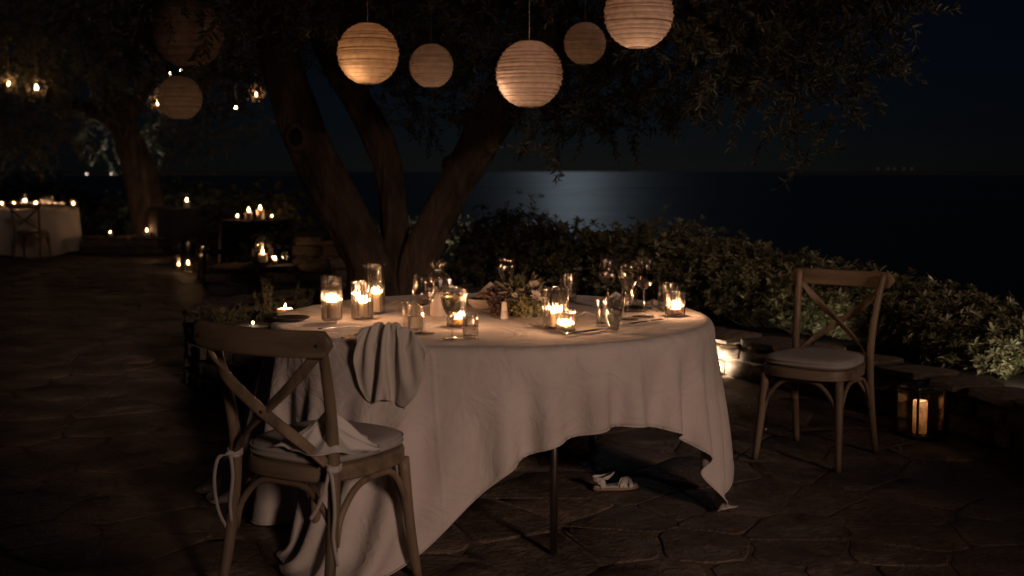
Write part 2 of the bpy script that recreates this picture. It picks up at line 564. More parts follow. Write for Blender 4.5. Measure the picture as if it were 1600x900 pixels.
def sea_mat():
    m, t, b = nt('sea_water')
    L = t.links.new
    b.inputs['Base Color'].default_value = (.004, .007, .012, 1)
    b.inputs['Roughness'].default_value = .30
    b.inputs['IOR'].default_value = 1.33
    tc = t.nodes.new('ShaderNodeTexCoord')
    mp = t.nodes.new('ShaderNodeMapping')
    mp.inputs['Scale'].default_value = (.25, 1, 1)
    L(tc.outputs['Object'], mp.inputs['Vector'])
    n1 = t.nodes.new('ShaderNodeTexNoise'); n1.inputs['Scale'].default_value = .03; n1.inputs['Detail'].default_value = 5
    L(mp.outputs[0], n1.inputs['Vector'])
    n2 = t.nodes.new('ShaderNodeTexNoise'); n2.inputs['Scale'].default_value = .0025; n2.inputs['Detail'].default_value = 3
    L(mp.outputs[0], n2.inputs['Vector'])
    mr = t.nodes.new('ShaderNodeMapRange')          # wind-roughened and slick bands
    mr.inputs['From Min'].default_value, mr.inputs['From Max'].default_value = .35, .65
    mr.inputs['To Min'].default_value, mr.inputs['To Max'].default_value = .25, .37
    L(n2.outputs['Fac'], mr.inputs['Value']); L(mr.outputs[0], b.inputs['Roughness'])
    bp = t.nodes.new('ShaderNodeBump'); bp.inputs['Strength'].default_value = .22; bp.inputs['Distance'].default_value = 2.0
    L(n1.outputs['Fac'], bp.inputs['Height']); L(bp.outputs['Normal'], b.inputs['Normal'])
    return m
M['sea'] = sea_mat()
# ------------------------------------------------------------------ the setting: land, sea, far coast
def smooth(a, b, x):
    t = np.clip((x - a) / (b - a), 0, 1)
    return t * t * (3 - 2 * t)

def build_land():
    xs = np.concatenate([np.linspace(-90, -16, 24), np.linspace(-15, 8, 60), np.linspace(9, 90, 24)])
    ys = np.concatenate([np.linspace(-12, 2, 8), np.linspace(2.5, 32, 80), np.linspace(33, 110, 40)])
    X, Y = np.meshgrid(xs, ys, indexing='ij')
    edge = 11.2 + (27.5 - 11.2) * (1 - smooth(-6.0, -2.6, X))
    d = np.maximum(Y - edge, (X - 5.2) * .9)
    d = np.maximum(d, 0)
    Z = -.035 - .5 * d * smooth(0, 2.0, d) - .25 * np.sin(X * .7) * smooth(2, 9, d)
    Z = np.maximum(Z, -38)
    P = np.stack([X, Y, Z], -1)
    o = MB().grid(P).build('ground', M['earth'])
    tag(o, kind='structure')
build_land()

sea = MB().add([(-60000, 40, -30), (60000, 40, -30), (60000, 80000, -30), (-60000, 80000, -30)], [(0, 1, 2, 3)]).build('sea', M['sea'])
tag(sea, kind='structure')

def headland(x0, x1, y, hmax, seed):
    rg = np.random.default_rng(seed)
    n = 60
    xs = np.linspace(x0, x1, n)
    prof = np.zeros(n)
    for k in range(1, 8): prof += rg.normal(0, 1) / k * np.sin(xs / (x1 - x0) * math.pi * 2 * k + rg.uniform(0, 6))
    prof = (prof - prof.min()) / (prof.max() - prof.min())
    env = np.sin(np.linspace(0, math.pi, n)) ** .5
    rows = []
    for fy, fz in ((0, 0), (.25, .6), (.6, 1), (1, .85), (1.6, 0)):
        rows.append(np.stack([xs, np.full(n, y + 900 * fy), -30.5 + hmax * (.45 + .55 * prof) * env * fz], -1))
    o = MB().grid(np.array(rows)).build('headland', M['hill'])
    tag(o, kind='structure')
headland(-4200, -1500, 8800, 30, 3)
headland(2300, 5600, 9800, 30, 8)

# the terrace edge: foot of the low wall's inner face, from behind the tree round to the right
WALL_PTS = spline([(-2.2, 9.9, 0), (-1.0, 9.6, 0), (0, 9.1, 0), (0.8, 8.45, 0), (1.45, 7.6, 0), (2.04, 6.56, 0), (2.30, 5.9, 0), (2.50, 5.2, 0), (2.68, 4.4, 0), (2.8, 3.4, 0)], 10)
def wall_side(x, y):
    """> 0 inside the terrace"""
    best, s = 1e9, 1
    for a, b in zip(WALL_PTS[:-1], WALL_PTS[1:]):
        ab = b - a
        t = max(0, min(1, ((x - a.x) * ab.x + (y - a.y) * ab.y) / (ab.x ** 2 + ab.y ** 2)))
        dx, dy = x - a.x - ab.x * t, y - a.y - ab.y * t
        d = math.hypot(dx, dy)
        if d < best:
            best = d
            s = -math.copysign(1, ab.x * dy - ab.y * dx)
    return best * s
PLANTER_C, PLANTER_R, PLANTER_H = Vector((-.78, 7.85, 0)), 1.40, .46

# ------------------------------------------------------------------ crazy paving: every flagstone a piece
def build_paving():
    rg = random.Random(21)
    step = .29
    pts = {}
    for i in range(-48, 11):
        for j in range(5, 90):
            if rg.random() < .30: continue
            pts[(i, j)] = ((i + (j % 2) * .5 + rg.uniform(-.40, .40)) * step * 1.12, (j + rg.uniform(-.40, .40)) * step)
    cells = []
    for (i, j), (x, y) in pts.items():
        if y < 2.6 or y > 25.5 or x < -13.5 or x > 2.75: continue
        if x > -2.3 and wall_side(x, y) < .02: continue
        if math.hypot(x - PLANTER_C.x, y - PLANTER_C.y) < PLANTER_R - .25: continue
        if abs(x) > .52 * y + 1.2: continue
        poly = [(x - 1.2, y - 1.2), (x + 1.2, y - 1.2), (x + 1.2, y + 1.2), (x - 1.2, y + 1.2)]
        for di in range(-3, 4):
            for dj in range(-3, 4):
                q = pts.get((i + di, j + dj))
                if q is None or (di == 0 and dj == 0): continue
                mx, my = (x + q[0]) / 2, (y + q[1]) / 2
                nx, ny = q[0] - x, q[1] - y
                l = math.hypot(nx, ny)
                nx, ny = nx / l, ny / l
                mx -= nx * .0025; my -= ny * .0025
                out = []
                for a, b in zip(poly, poly[1:] + poly[:1]):
                    da = (a[0] - mx) * nx + (a[1] - my) * ny
                    db = (b[0] - mx) * nx + (b[1] - my) * ny
                    if da <= 0: out.append(a)
                    if da * db < 0:
                        t = da / (da - db)
                        out.append((a[0] + (b[0] - a[0]) * t, a[1] + (b[1] - a[1]) * t))
                poly = out
                if len(poly) < 3: break
            if len(poly) < 3: break
        if len(poly) < 3: continue
        area = abs(sum(a[0] * b[1] - b[0] * a[1] for a, b in zip(poly, poly[1:] + poly[:1]))) / 2
        if area < .01: continue
        # knock the corners off and make the edges wander
        ring = []
        for a, b in zip(poly, poly[1:] + poly[:1]):
            L = math.hypot(b[0] - a[0], b[1] - a[1])
            if L < .05:
                ring.append(((a[0] + b[0]) / 2, (a[1] + b[1]) / 2)); continue
            k = min(.22, .03 / L)
            for t in (k, rg.uniform(.35, .65), 1 - k):
                w = rg.uniform(-.016, .004)
                px_, py_ = a[0] + (b[0] - a[0]) * t, a[1] + (b[1] - a[1]) * t
                dx, dy = px_ - x, py_ - y
                dl = math.hypot(dx, dy) + 1e-6
                ring.append((px_ + dx / dl * w, py_ + dy / dl * w))
        tx, ty, h = rg.uniform(-.010, .010), rg.uniform(-.010, .010), rg.uniform(-.004, .001)
        n = len(ring)
        vs, fs = [], []
        for k, z, in ((1.0, -.034), (.998, -.006), (.972, -.001)):
            for p in ring:
                dx, dy = (p[0] - x) * k, (p[1] - y) * k
                zz = z + (h + dx * tx + dy * ty if z > -.03 else 0)
                vs.append((dx, dy, zz))
        for s_ in range(2):
            for a in range(n):
                b = (a + 1) % n
                fs.append((s_ * n + a, s_ * n + b, s_ * n + n + b, s_ * n + n + a))
        fs.append(tuple(2 * n + a for a in range(n)))
        shown = area / max(y, 2.9) ** 3 * (1 if (y > 3.2 and abs(x) < .45 * y + .2) else .01)
        cells.append((shown, x, y, vs, fs))
    cells.sort(key=lambda c: -c[0])
    # the bed of mortar between the stones follows the terrace edge
    pv = [(-16, -3, -.0065)] + [(3.0, -3, -.0065)] + [(p.x + .05, p.y + .05, -.0065) for p in reversed(WALL_PTS)] + [(-4.5, 12, -.0065), (-5.2, 26.5, -.0065), (-16, 26.5, -.0065)]
    terrace = MB().add(pv, [tuple(range(len(pv)))]).build('terrace_pavement', M['mortar'], smooth=False)
    tag(terrace, kind='structure')
    for s_, x, y, vs, fs in cells[:300]:
        o = MB().add(vs, fs).build('flagstone', M['flag'], terrace, (x, y, 0), auto=40)
        o.rotation_euler = (0, 0, 0)
    rest = MB()
    for s_, x, y, vs, fs in cells[300:]:
        rest.add([(v[0] + x, v[1] + y, v[2]) for v in vs], fs)
    o = rest.build('distant_flagstones', M['flag'], terrace, auto=40)
    tag(o, kind='stuff')
build_paving()

# ------------------------------------------------------------------ dry stone work
def rock_mesh(seed, name='stone', mat='rock'):
    rg = random.Random(seed)
    mb = MB().box((0, 0, 0), (1, 1, 1), bev=.16)
    mb.v = [(x * (1 + rg.uniform(-.10, .06)), y * (1 + rg.uniform(-.12, .06)), z * (1 + rg.uniform(-.12, .05))) for x, y, z in mb.v]
    me = mb.me(name, M[mat])
    me.set_sharp_from_angle(angle=R(45))
    return me
ROCKS = [rock_mesh(100 + k) for k in range(8)]
DROCKS = [rock_mesh(200 + k, mat='darkrock') for k in range(8)]

def put_stone(parent, pool, rg, c, size, rz, name='stone'):
    o = link(name, rg.choice(pool), parent, c)
    o.scale = size
    o.rotation_euler = (rg.uniform(-.05, .05), rg.uniform(-.05, .05), rz + rg.uniform(-.06, .06) + (math.pi if rg.random() < .5 else 0))
    return o

def path_len(P):
    L = [0]
    for a, b in zip(P[:-1], P[1:]): L.append(L[-1] + (b - a).length)
    return L
def path_at(P, L, s):
    s = max(0, min(L[-1] - 1e-6, s))
    for k in range(len(L) - 1):
        if L[k + 1] >= s:
            t = (s - L[k]) / (L[k + 1] - L[k])
            d = (P[k + 1] - P[k]).normalized()
            return P[k].lerp(P[k + 1], t), d
    return P[-1], (P[-1] - P[-2]).normalized()

def build_edge_wall():
    rg = random.Random(5)
    root = empty('stone_wall', WALL_PTS[0], label='low rough stone wall curving along the terrace edge below the hedge', cat='wall')
    o0 = WALL_PTS[0]
    L = path_len(WALL_PTS)
    # mortar core, recessed behind the stone faces
    core = MB()
    ring = []
    for k, p in enumerate(WALL_PTS):
        d = (WALL_PTS[min(k + 1, len(WALL_PTS) - 1)] - WALL_PTS[max(k - 1, 0)]).normalized()
        nrm = Vector((-d.y, d.x, 0))          # outward, away from the terrace
        ring.append([p + nrm * .05 - o0, p + nrm * .27 - o0])
    vs, fs = [], []
    for a, b in ring: vs += [(a.x, a.y, -.03), (a.x, a.y, .215), (b.x, b.y, .215), (b.x, b.y, -.03)]
    for k in range(len(ring) - 1):
        for i in range(3): fs.append((k * 4 + i, k * 4 + i + 1, k * 4 + 5 + i, k * 4 + 4 + i))
    core.add(vs, fs).build('mortar_core', M['mortar'], root, smooth=False)
    for z0, h in ((0.0, .115), (.118, .10)):
        s = rg.uniform(0, .2)
        while s < L[-1]:
            w = rg.uniform(.13, .34)
            p, d = path_at(WALL_PTS, L, s + w / 2)
            nrm = Vector((-d.y, d.x, 0))
            hh = h * rg.uniform(.88, 1.0)
            dp = rg.uniform(.13, .17)
            put_stone(root, ROCKS, rg, p - o0 + nrm * (.07 + rg.uniform(-.012, .015)) + Vector((0, 0, z0 + hh / 2)), (w - .014, dp, hh), math.atan2(d.y, d.x))
            s += w
    s = 0
    while s < L[-1]:
        w = rg.uniform(.22, .48)
        p, d = path_at(WALL_PTS, L, s + w / 2)
        nrm = Vector((-d.y, d.x, 0))
        t = rg.uniform(.045, .06)
        put_stone(root, ROCKS, rg, p - o0 + nrm * (.14 + rg.uniform(-.015, .01)) + Vector((0, 0, .222 + t / 2)), (w - .012, .33, t), math.atan2(d.y, d.x), 'cap_stone')
        s += w
    # earth of the bed behind it
    vs, fs = [], []
    for k, p in enumerate(WALL_PTS):
        d = (WALL_PTS[min(k + 1, len(WALL_PTS) - 1)] - WALL_PTS[max(k - 1, 0)]).normalized()
        nrm = Vector((-d.y, d.x, 0))
        for off, z in ((.2, .18), (.5, .20), (1.2, .17), (2.0, .02), (2.3, -.4)):
            q = p + nrm * off
            vs.append((q.x, q.y, z + .02 * math.sin(q.x * 7 + q.y * 5)))
    for k in range(len(WALL_PTS) - 1):
        for i in range(4): fs.append((k * 5 + i, k * 5 + i + 1, k * 5 + 6 + i, k * 5 + 5 + i))
    bed = MB().add(vs, fs).build('planting_bed', M['earth'])
    tag(bed, kind='structure')
build_edge_wall()

def build_planter():
    rg = random.Random(9)
    root = empty('tree_planter', PLANTER_C, label='round raised stone planter around the foot of the big olive tree', cat='planter')
    MB().lathe([(PLANTER_R - .06, -.03), (PLANTER_R - .06, .40), (PLANTER_R - .26, .40), (PLANTER_R - .26, -.03)], 64).build('mortar_core', M['mortar'], root)
    soil = []
    MB().lathe([(PLANTER_R - .2, .37), (.9, .395), (.5, .43), (.2, .45), (0.0001, .46)], 40).build('soil', M['earth'], root)
    z = 0.0
    for h in (.105, .095, .11, .095):
        a = rg.uniform(0, .2)
        a0 = a
        while a < a0 + 2 * math.pi - .07:
            w = rg.uniform(.14, .34)
            da = w / PLANTER_R
            if a + da > a0 + 2 * math.pi - .07: da = a0 + 2 * math.pi - a; w = da * PLANTER_R
            m = a + da / 2
            rr = PLANTER_R - .06 + rg.uniform(-.012, .012)
            put_stone(root, DROCKS, rg, (rr * math.cos(m), rr * math.sin(m), z + h / 2), (w - .014, .15, h * .95), m + math.pi / 2)
            a += da
        z += h
    a = 0
    while a < 2 * math.pi - .1:
        w = rg.uniform(.26, .44)
        da = min(w / PLANTER_R, 2 * math.pi - a)
        m = a + da / 2
        rr = PLANTER_R - .12
        put_stone(root, DROCKS, rg, (rr * math.cos(m), rr * math.sin(m), PLANTER_H - .022), (da * PLANTER_R - .012, .30, .055), m + math.pi / 2, 'cap_stone')
        a += da
build_planter()

def build_ledge(label, c, size, seed, rz=0.0):
    """a low block of stone work with a capping slab"""
    rg = random.Random(seed)
    root = empty('stone_bench', c, rz, label, 'bench')
    w, d, h = size
    MB().box((0, 0, h / 2 - .03), (w - .08, d - .08, h - .06)).build('mortar_core', M['mortar'], root, smooth=False)
    z = 0.0
    while z < h - .1:
        hh = rg.uniform(.09, .13)
        x = -w / 2
        while x < w / 2 - .05:
            ww = min(rg.uniform(.16, .34), w / 2 - x)
            put_stone(root, DROCKS, rg, (x + ww / 2, -d / 2 + .03, z + hh / 2), (ww - .014, .1, hh * .94), 0)
            x += ww
        for sx in (-1, 1):
            y = -d / 2 + .1
            while y < d / 2:
                ww = rg.uniform(.16, .3)
                put_stone(root, DROCKS, rg, (sx * (w / 2 - .03), y + ww / 2, z + hh / 2), (ww - .014, .1, hh * .94), math.pi / 2)
                y += ww
        z += hh
    x = -w / 2
    while x < w / 2 - .02:
        ww = min(rg.uniform(.3, .5), w / 2 - x + .001)
        put_stone(root, DROCKS, rg, (x + ww / 2, 0, h - .03), (ww - .012, d + .04, .06), 0, 'cap_stone')
        x += ww
    return root
build_ledge('low stone bench carrying a domed candle lantern left of the big olive tree', (-2.15, 10.2, 0), (1.05, .45, .55), 31)
build_ledge('low stone kerb with small candles at the foot of the left olive', (at(200, 355, y=19.2).x, 19.2, 0), (1.5, .4, .30), 33)
build_ledge('taller stone block behind the olive trunk, right of the lantern bench', (-1.72, 11.0, 0), (.7, .45, .78), 32)
# ------------------------------------------------------------------ foliage
def leaves(base, direc, length, width, fold=.25, droop=0.0, rng=RNG, normal=None):
    """one six-cornered leaf per row of base / direc"""
    n = len(base)
    d = direc / np.linalg.norm(direc, axis=1, keepdims=True)
    ref = normal if normal is not None else rng.normal(size=(n, 3))
    s = np.cross(d, ref)
    s /= np.linalg.norm(s, axis=1, keepdims=True) + 1e-9
    u = np.cross(s, d)
    L = np.asarray(length).reshape(-1, 1) * np.ones((n, 1))
    W = np.asarray(width).reshape(-1, 1) * np.ones((n, 1)) * .5
    P = np.empty((n, 6, 3))
    P[:, 0] = base
    P[:, 1] = base + d * L * .35 + s * W * .9 + u * W * fold
    P[:, 2] = base + d * L * .72 + s * W * .8 + u * (W * fold - droop * L * .4)
    P[:, 3] = base + d * L - u * droop * L
    P[:, 4] = base + d * L * .72 - s * W * .8 + u * (W * fold - droop * L * .4)
    P[:, 5] = base + d * L * .35 - s * W * .9 + u * W * fold
    i = np.arange(n)[:, None] * 6
    F = np.concatenate([i + np.array([[0, 1, 2, 3]]), i + np.array([[0, 3, 4, 5]])], 0)
    return P.reshape(-1, 3), F

def twigs_mesh(starts, mids, ends, r0, r1):
    """thin three-sided twigs"""
    n = len(starts)
    rows = [starts, mids, ends]
    rad = [r0, (r0 + r1) / 2, r1]
    P = np.empty((n, 9, 3))
    t = ends - starts
    t /= np.linalg.norm(t, axis=1, keepdims=True) + 1e-9
    ref = np.tile([[.3, .2, .93]], (n, 1))
    x = np.cross(t, ref); x /= np.linalg.norm(x, axis=1, keepdims=True) + 1e-9
    y = np.cross(t, x)
    for k in range(3):
        for j in range(3):
            a = 2 * math.pi * j / 3
            P[:, k * 3 + j] = rows[k] + (x * math.cos(a) + y * math.sin(a)) * np.asarray(rad[k]).reshape(-1, 1)
    i = np.arange(n)[:, None] * 9
    F = []
    for k in range(2):
        for j in range(3):
            j2 = (j + 1) % 3
            F.append(i + np.array([[k * 3 + j, k * 3 + j2, k * 3 + 3 + j2, k * 3 + 3 + j]]))
    return P.reshape(-1, 3), np.concatenate(F, 0)

def olive_sprays(clumps, rng, per_m3, leaf=(.055, .012), twig_len=(.16, .36), step=.017, hang=.35):
    """sprays of narrow leaves through each clump (centre, radius, density factor); returns leaf and twig geometry"""
    S, D, LN = [], [], []
    for c, r, k in clumps:
        n = max(3, int(per_m3 * k * 4.19 * r ** 3 / max(r, .25) ** .7))
        v = rng.normal(size=(n, 3)); v /= np.linalg.norm(v, axis=1, keepdims=True)
        rad = r * rng.uniform(.05, 1, (n, 1)) ** .5
        p = np.array(c) + v * rad * np.array([1.15, 1.0, .85])
        d = v * .7 + rng.normal(0, .55, (n, 3)) + np.array([0, 0, -hang])
        S.append(p); D.append(d)
    S = np.concatenate(S); D = np.concatenate(D)
    D /= np.linalg.norm(D, axis=1, keepdims=True)
    n = len(S)
    T = rng.uniform(*twig_len, (n, 1))
    bend = rng.normal(0, .12, (n, 3)) * T
    E = S + D * T + bend * .3 + np.array([0, 0, -1]) * T * .15
    Mid = S + D * T * .5 + bend
    tv, tf = twigs_mesh(S, Mid, E, .0028, .0009)
    LB, LD, LL = [], [], []
    k_max = int(twig_len[1] / step)
    side0 = np.cross(D, rng.normal(size=(n, 3))); side0 /= np.linalg.norm(side0, axis=1, keepdims=True) + 1e-9
    side1 = np.cross(D, side0)
    for k in range(k_max):
        s = (k + .6) * step
        ok = (T[:, 0] > s) & (rng.random(n) < .9)
        if not ok.any(): continue
        f = (s / T[ok])
        pos = (1 - f) ** 2 * S[ok] + 2 * f * (1 - f) * Mid[ok] + f ** 2 * E[ok]
        sd = side0[ok] if k % 2 else side1[ok]
        for sg in (-1, 1):
            dd = D[ok] * .75 + sd * sg * .75 + rng.normal(0, .22, pos.shape)
            LB.append(pos); LD.append(dd); LL.append(leaf[0] * rng.uniform(.65, 1.15, len(pos)))
    LB = np.concatenate(LB); LD = np.concatenate(LD); LL = np.concatenate(LL)
    lv, lf = leaves(LB, LD, LL, LL * leaf[1] / leaf[0], .25, .12, rng)
    return (lv, lf), (tv, tf)

def bark_bump(seed, amp=.12):
    rg = random.Random(seed)
    ph = [rg.uniform(0, 6.28) for _ in range(8)]
    def f(a, k, n):
        t = k / max(1, n - 1) * 6
        return 1 + amp * (.5 * math.sin(3 * a + ph[0] + t * .8) + .35 * math.sin(5 * a + ph[1] - t * 1.3) + .3 * math.sin(9 * a + ph[2] + t * 2.2) + .25 * math.sin(2 * a + t * 3 + ph[3]) + .24 * math.sin(14 * a + 2.5 * math.sin(t * 2 + ph[4])) + .16 * math.sin(19 * a - 3 * math.sin(t * 3 + ph[5])))
    return f

def limb(name, pts, radii, parent, seed, seg=28, n=8, amp=.12, mat='bark'):
    o = Vector(parent.location) if parent is not None else Vector()
    P = spline([Vector(p) - o for p in pts], n)
    return MB().tube(P, lerp_list(radii, len(P)), seg, bump=bark_bump(seed, amp)).build(name, M[mat], parent)

def foliage(parent, clumps, rng, per_m3, name='crown', mat='olive', **kw):
    o = np.array(parent.location)
    (lv, lf), (tv, tf) = olive_sprays(clumps, rng, per_m3, **kw)
    c = link(name, mesh(name, lv - o, lf, M[mat], smooth=False), parent)
    tag(c, kind='stuff')
    t = link('twig_spray', mesh('twig_spray', tv - o, tf, M['twig']), c)
    tag(t, kind='stuff')
    return c

# ------------------------------------------------------------------ the big olive tree over the table
def big_olive():
    y = 7.85
    base = at(622, 470, y=y); base.z = .42
    root = empty('olive_tree', base, label='big old olive tree with three leaning trunks in the round planter', cat='tree')
    W = lambda px, py, yy=y: at(px, py, y=yy)
    b0 = Vector((base.x, base.y, .36))
    tA = limb('trunk', [b0 + Vector((-.14, -.02, 0)), W(578, 418), W(548, 355), W(514, 295), W(483, 225), W(446, 120), W(430, 40), W(405, -60), W(360, -190, 7.7)],
              [.22, .165, .142, .140, .142, .130, .118, .11, .09], root, 1, 44, 10, .17)
    tB = limb('trunk', [b0 + Vector((.02, .05, 0)), W(618, 420, 7.9), W(615, 340, 7.95), W(607, 270, 8), W(588, 215, 8.05), W(556, 155, 8.1), W(522, 95, 8.2), W(500, 20, 8.3), W(490, -100, 8.4)],
              [.18, .112, .092, .092, .100, .096, .092, .09, .07], root, 2, 40, 10, .17)
    tC = limb('trunk', [b0 + Vector((.18, 0, 0)), W(652, 420), W(676, 355), W(705, 300), W(738, 245), W(768, 195), W(806, 140, 7.9), W(850, 70, 8), W(880, -10, 8), W(900, -120, 8)],
              [.20, .125, .108, .112, .130, .128, .120, .11, .105, .08], root, 3, 44, 10, .17)
    # the knot hole on the left trunk and the sawn stump on the right one
    k = W(462, 214, 7.705) - base
    nrm = Vector((-.15, -1, .05)).normalized()
    m = rot_between(nrm)
    ring = MB()
    prof = [(.030, -.07), (.048, -.01), (.058, .018), (.078, .012), (.092, -.03), (.098, -.08)]
    ring.lathe(prof, 20)
    ring.v = [tuple(k + m @ Vector((v[0] * .9, v[1] * 1.15, v[2]))) for v in ring.v]
    ring.build('knot_hole', M['bark'], root)
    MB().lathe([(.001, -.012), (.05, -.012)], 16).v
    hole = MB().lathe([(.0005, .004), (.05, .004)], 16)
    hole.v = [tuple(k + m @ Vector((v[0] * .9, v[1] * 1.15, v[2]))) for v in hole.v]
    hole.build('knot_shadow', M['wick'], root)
    limb('sawn_stump', [W(728, 290), W(712, 262), W(704, 250), W(701, 243)], [.10, .085, .07, .035], root, 9, 18, 4, .08)
    # limbs that carry the crown
    rgl = random.Random(4)
    for pts, rad in (
        ([W(405, -60), W(350, -120, 7.2), W(290, -170, 6.6), W(250, -230, 6.0)], [.10, .07, .05, .03]),
        ([W(430, 40), W(330, -30, 8.3), W(240, -40, 8.8), W(190, -60, 9)], [.07, .05, .035, .02]),
        ([W(500, 20, 8.3), W(590, -60, 8.2), W(680, -90, 8), W(760, -110, 7.8)], [.08, .06, .04, .03]),
        ([W(850, 70, 8), W(940, 60, 7.7), W(1030, 60, 7.3), W(1120, 40, 7)], [.07, .055, .04, .025]),
        ([W(806, 140, 7.9), W(850, 165, 7.9), W(900, 180, 7.8), W(950, 205, 7.8)], [.045, .03, .02, .01]),
        ([W(900, -120, 8), W(1040, -130, 7.4), W(1180, -90, 7), W(1320, -30, 6.9), W(1400, 5, 6.9)], [.09, .07, .05, .03, .012]),
        ([W(1180, -90, 7), W(1200, 0, 6.7), W(1225, 90, 6.5), W(1238, 180, 6.4), W(1248, 245, 6.4)], [.03, .02, .014, .009, .004]),
        ([W(1120, 40, 7), W(1140, 100, 6.8), W(1180, 125, 6.7), W(1260, 118, 6.6)], [.018, .012, .008, .004]),
        ([W(760, -20, 7.6), W(745, 40, 7.3), W(775, 75, 7.1), W(700, 60, 7.0)], [.02, .012, .008, .003]),
    ):
        limb('branch', pts, rad, root, rgl.randrange(999), 10, 6, .10)
    C = []
    def cl(px, py, yy, r, k=1.0): C.append((at(px, py, y=yy), r, k))
    for a in ((200, -30, 9, .6), (200, 60, 9.2, .3), (255, 110, 9.3, .22), (330, 130, 9.2, .25), (380, 60, 8.6, .35), (330, 20, 8.8, .6), (420, -60, 8, .8), (500, 40, 8.5, .5), (470, 0, 7.6, .3), (560, 20, 8.4, .5), (640, 30, 8.4, .5), (600, 130, 8.8, .3),
              (660, 165, 8.9, .25), (720, 60, 8.4, .45), (725, 140, 8.5, .25), (712, 180, 8.5, .12), (760, 120, 8.3, .3), (700, 20, 7.6, .25), (760, 10, 7.4, .2),
              (860, 165, 8, .34), (845, 215, 7.7, .13), (834, 238, 7.6, .06), (900, 180, 7.9, .24), (920, 140, 8.3, .42), (960, 165, 7.8, .28), (985, 195, 7.8, .10), (1010, 105, 7.5, .40), (1050, 135, 7.5, .26), (1085, 160, 7.4, .10), (870, 40, 8.3, .4),
              (1110, 95, 6.9, .34), (1140, 40, 6.6, .42), (1190, 80, 6.5, .36), (1180, 115, 6.5, .22), (1130, 120, 6.8, .18), (1222, 150, 6.4, .10), (1236, 190, 6.4, .07), (1243, 222, 6.4, .06), (1262, 238, 6.35, .05), (1255, 120, 6.6, .28), (1310, 150, 6.7, .15), (1290, 70, 6.8, .36), (1330, 90, 6.9, .24),
              (1350, 30, 6.9, .3), (1390, 10, 6.9, .2), (1420, 20, 6.9, .1), (1310, -40, 7, .5), (1230, -70, 6.8, .6), (1100, -60, 7, .6), (980, -90, 7.2, .6), (1000, 30, 8.0, .4), (860, -80, 7.6, .7), (740, -90, 7.6, .7), (620, -90, 7.5, .7), (500, -110, 7.5, .8), (330, -110, 7.4, .8), (1200, 10, 7.4, .5), (800, 20, 8.6, .5)):
        cl(*a)
    foliage(root, C, np.random.default_rng(41), 135, leaf=(.058, .0155), step=.019, hang=-.05, twig_len=(.11, .27))
    # unseen crown above the frame, shaped to shade the trunks, hedge and far left
    rg = random.Random(17)
    O = []
    for _ in range(60):
        yy = rg.uniform(.3, 5.6)
        xx = rg.uniform(-2.8, 3.6)
        if xx > 2.6 and yy < 2.0: continue  # gap kept open so the warm light reaches the right chair
        O.append((Vector((xx, yy, 1.37 + .145 * yy + rg.uniform(1.25 if yy < 2.2 else .9, 2.4))), rg.uniform(.45, .65), 1.0))
    for _ in range(75):
        O.append((Vector((rg.uniform(-3.6, 3.4), rg.uniform(4.0, 10.0), rg.uniform(3.7, 7.2))), rg.uniform(.6, .85), .8))
    foliage(root, O, np.random.default_rng(44), 44, leaf=(.085, .026), twig_len=(.2, .4), step=.035)
    for x, yy in ((-1.6, 4.2), (.2, 3.4), (1.6, 4.0), (2.6, 5.0), (-.6, 2.2), (1.4, 1.6)):
        limb('branch', [W(405 if x < 0 else 890, -120), Vector((x * .5, (yy + 8) / 2, 3.2)), Vector((x, yy, 3.3))], [.08, .05, .025], root, 77, 8)
    return root
BIG = big_olive()

def left_olive():
    y = 20.0
    base = at(236, 365, y=y); base.z = 0
    root = empty('olive_tree', base, label='olive tree in the far left background hung with candle globes', cat='tree')
    W = lambda px, py, yy=y: at(px, py, y=yy)
    limb('trunk', [base + Vector((.05, 0, -.1)), W(232, 330), W(218, 270), W(200, 215), W(185, 165), (W(175, 100)), W(160, 20), W(140, -80)], [.40, .29, .25, .235, .20, .17, .14, .1], root, 21, 24, 8, .17)
    limb('branch', [W(196, 205), W(165, 182), W(130, 172), W(95, 162, 19.5), W(60, 130, 19), W(20, 90, 18)], [.2, .18, .15, .12, .09, .05], root, 22, 14)
    limb('branch', [W(195, 190), W(230, 130), W(260, 60, 20), W(290, -30, 20)], [.16, .13, .1, .06], root, 23, 14)
    C = []
    for a in ((0, 60, 17, .9), (60, 20, 17, 1.0), (40, 190, 18.5, .9), (-20, 150, 18, .9), (110, 80, 18, .9), (150, 130, 19, .55), (140, 30, 17.5, 1), (200, 60, 18.5, .8), (150, 210, 20.5, .45), (250, 225, 20.5, .55), (290, 205, 20.5, .5), (330, 190, 20, .5), (235, 180, 20.5, .5), (300, 110, 19.5, .8), (360, 120, 20, .7), (390, 190, 20.5, .35),
              (380, 30, 19, .9), (80, -60, 17, 1.2), (200, -60, 18, 1.2), (320, -40, 19, 1.1), (-40, 20, 16.5, 1), (20, 215, 19, .35), (75, 205, 19, .3)):
        C.append((at(a[0], a[1], y=a[2]), a[3], 1.0))
    foliage(root, C, np.random.default_rng(42), 46, leaf=(.075, .02), twig_len=(.25, .5), step=.035)
left_olive()

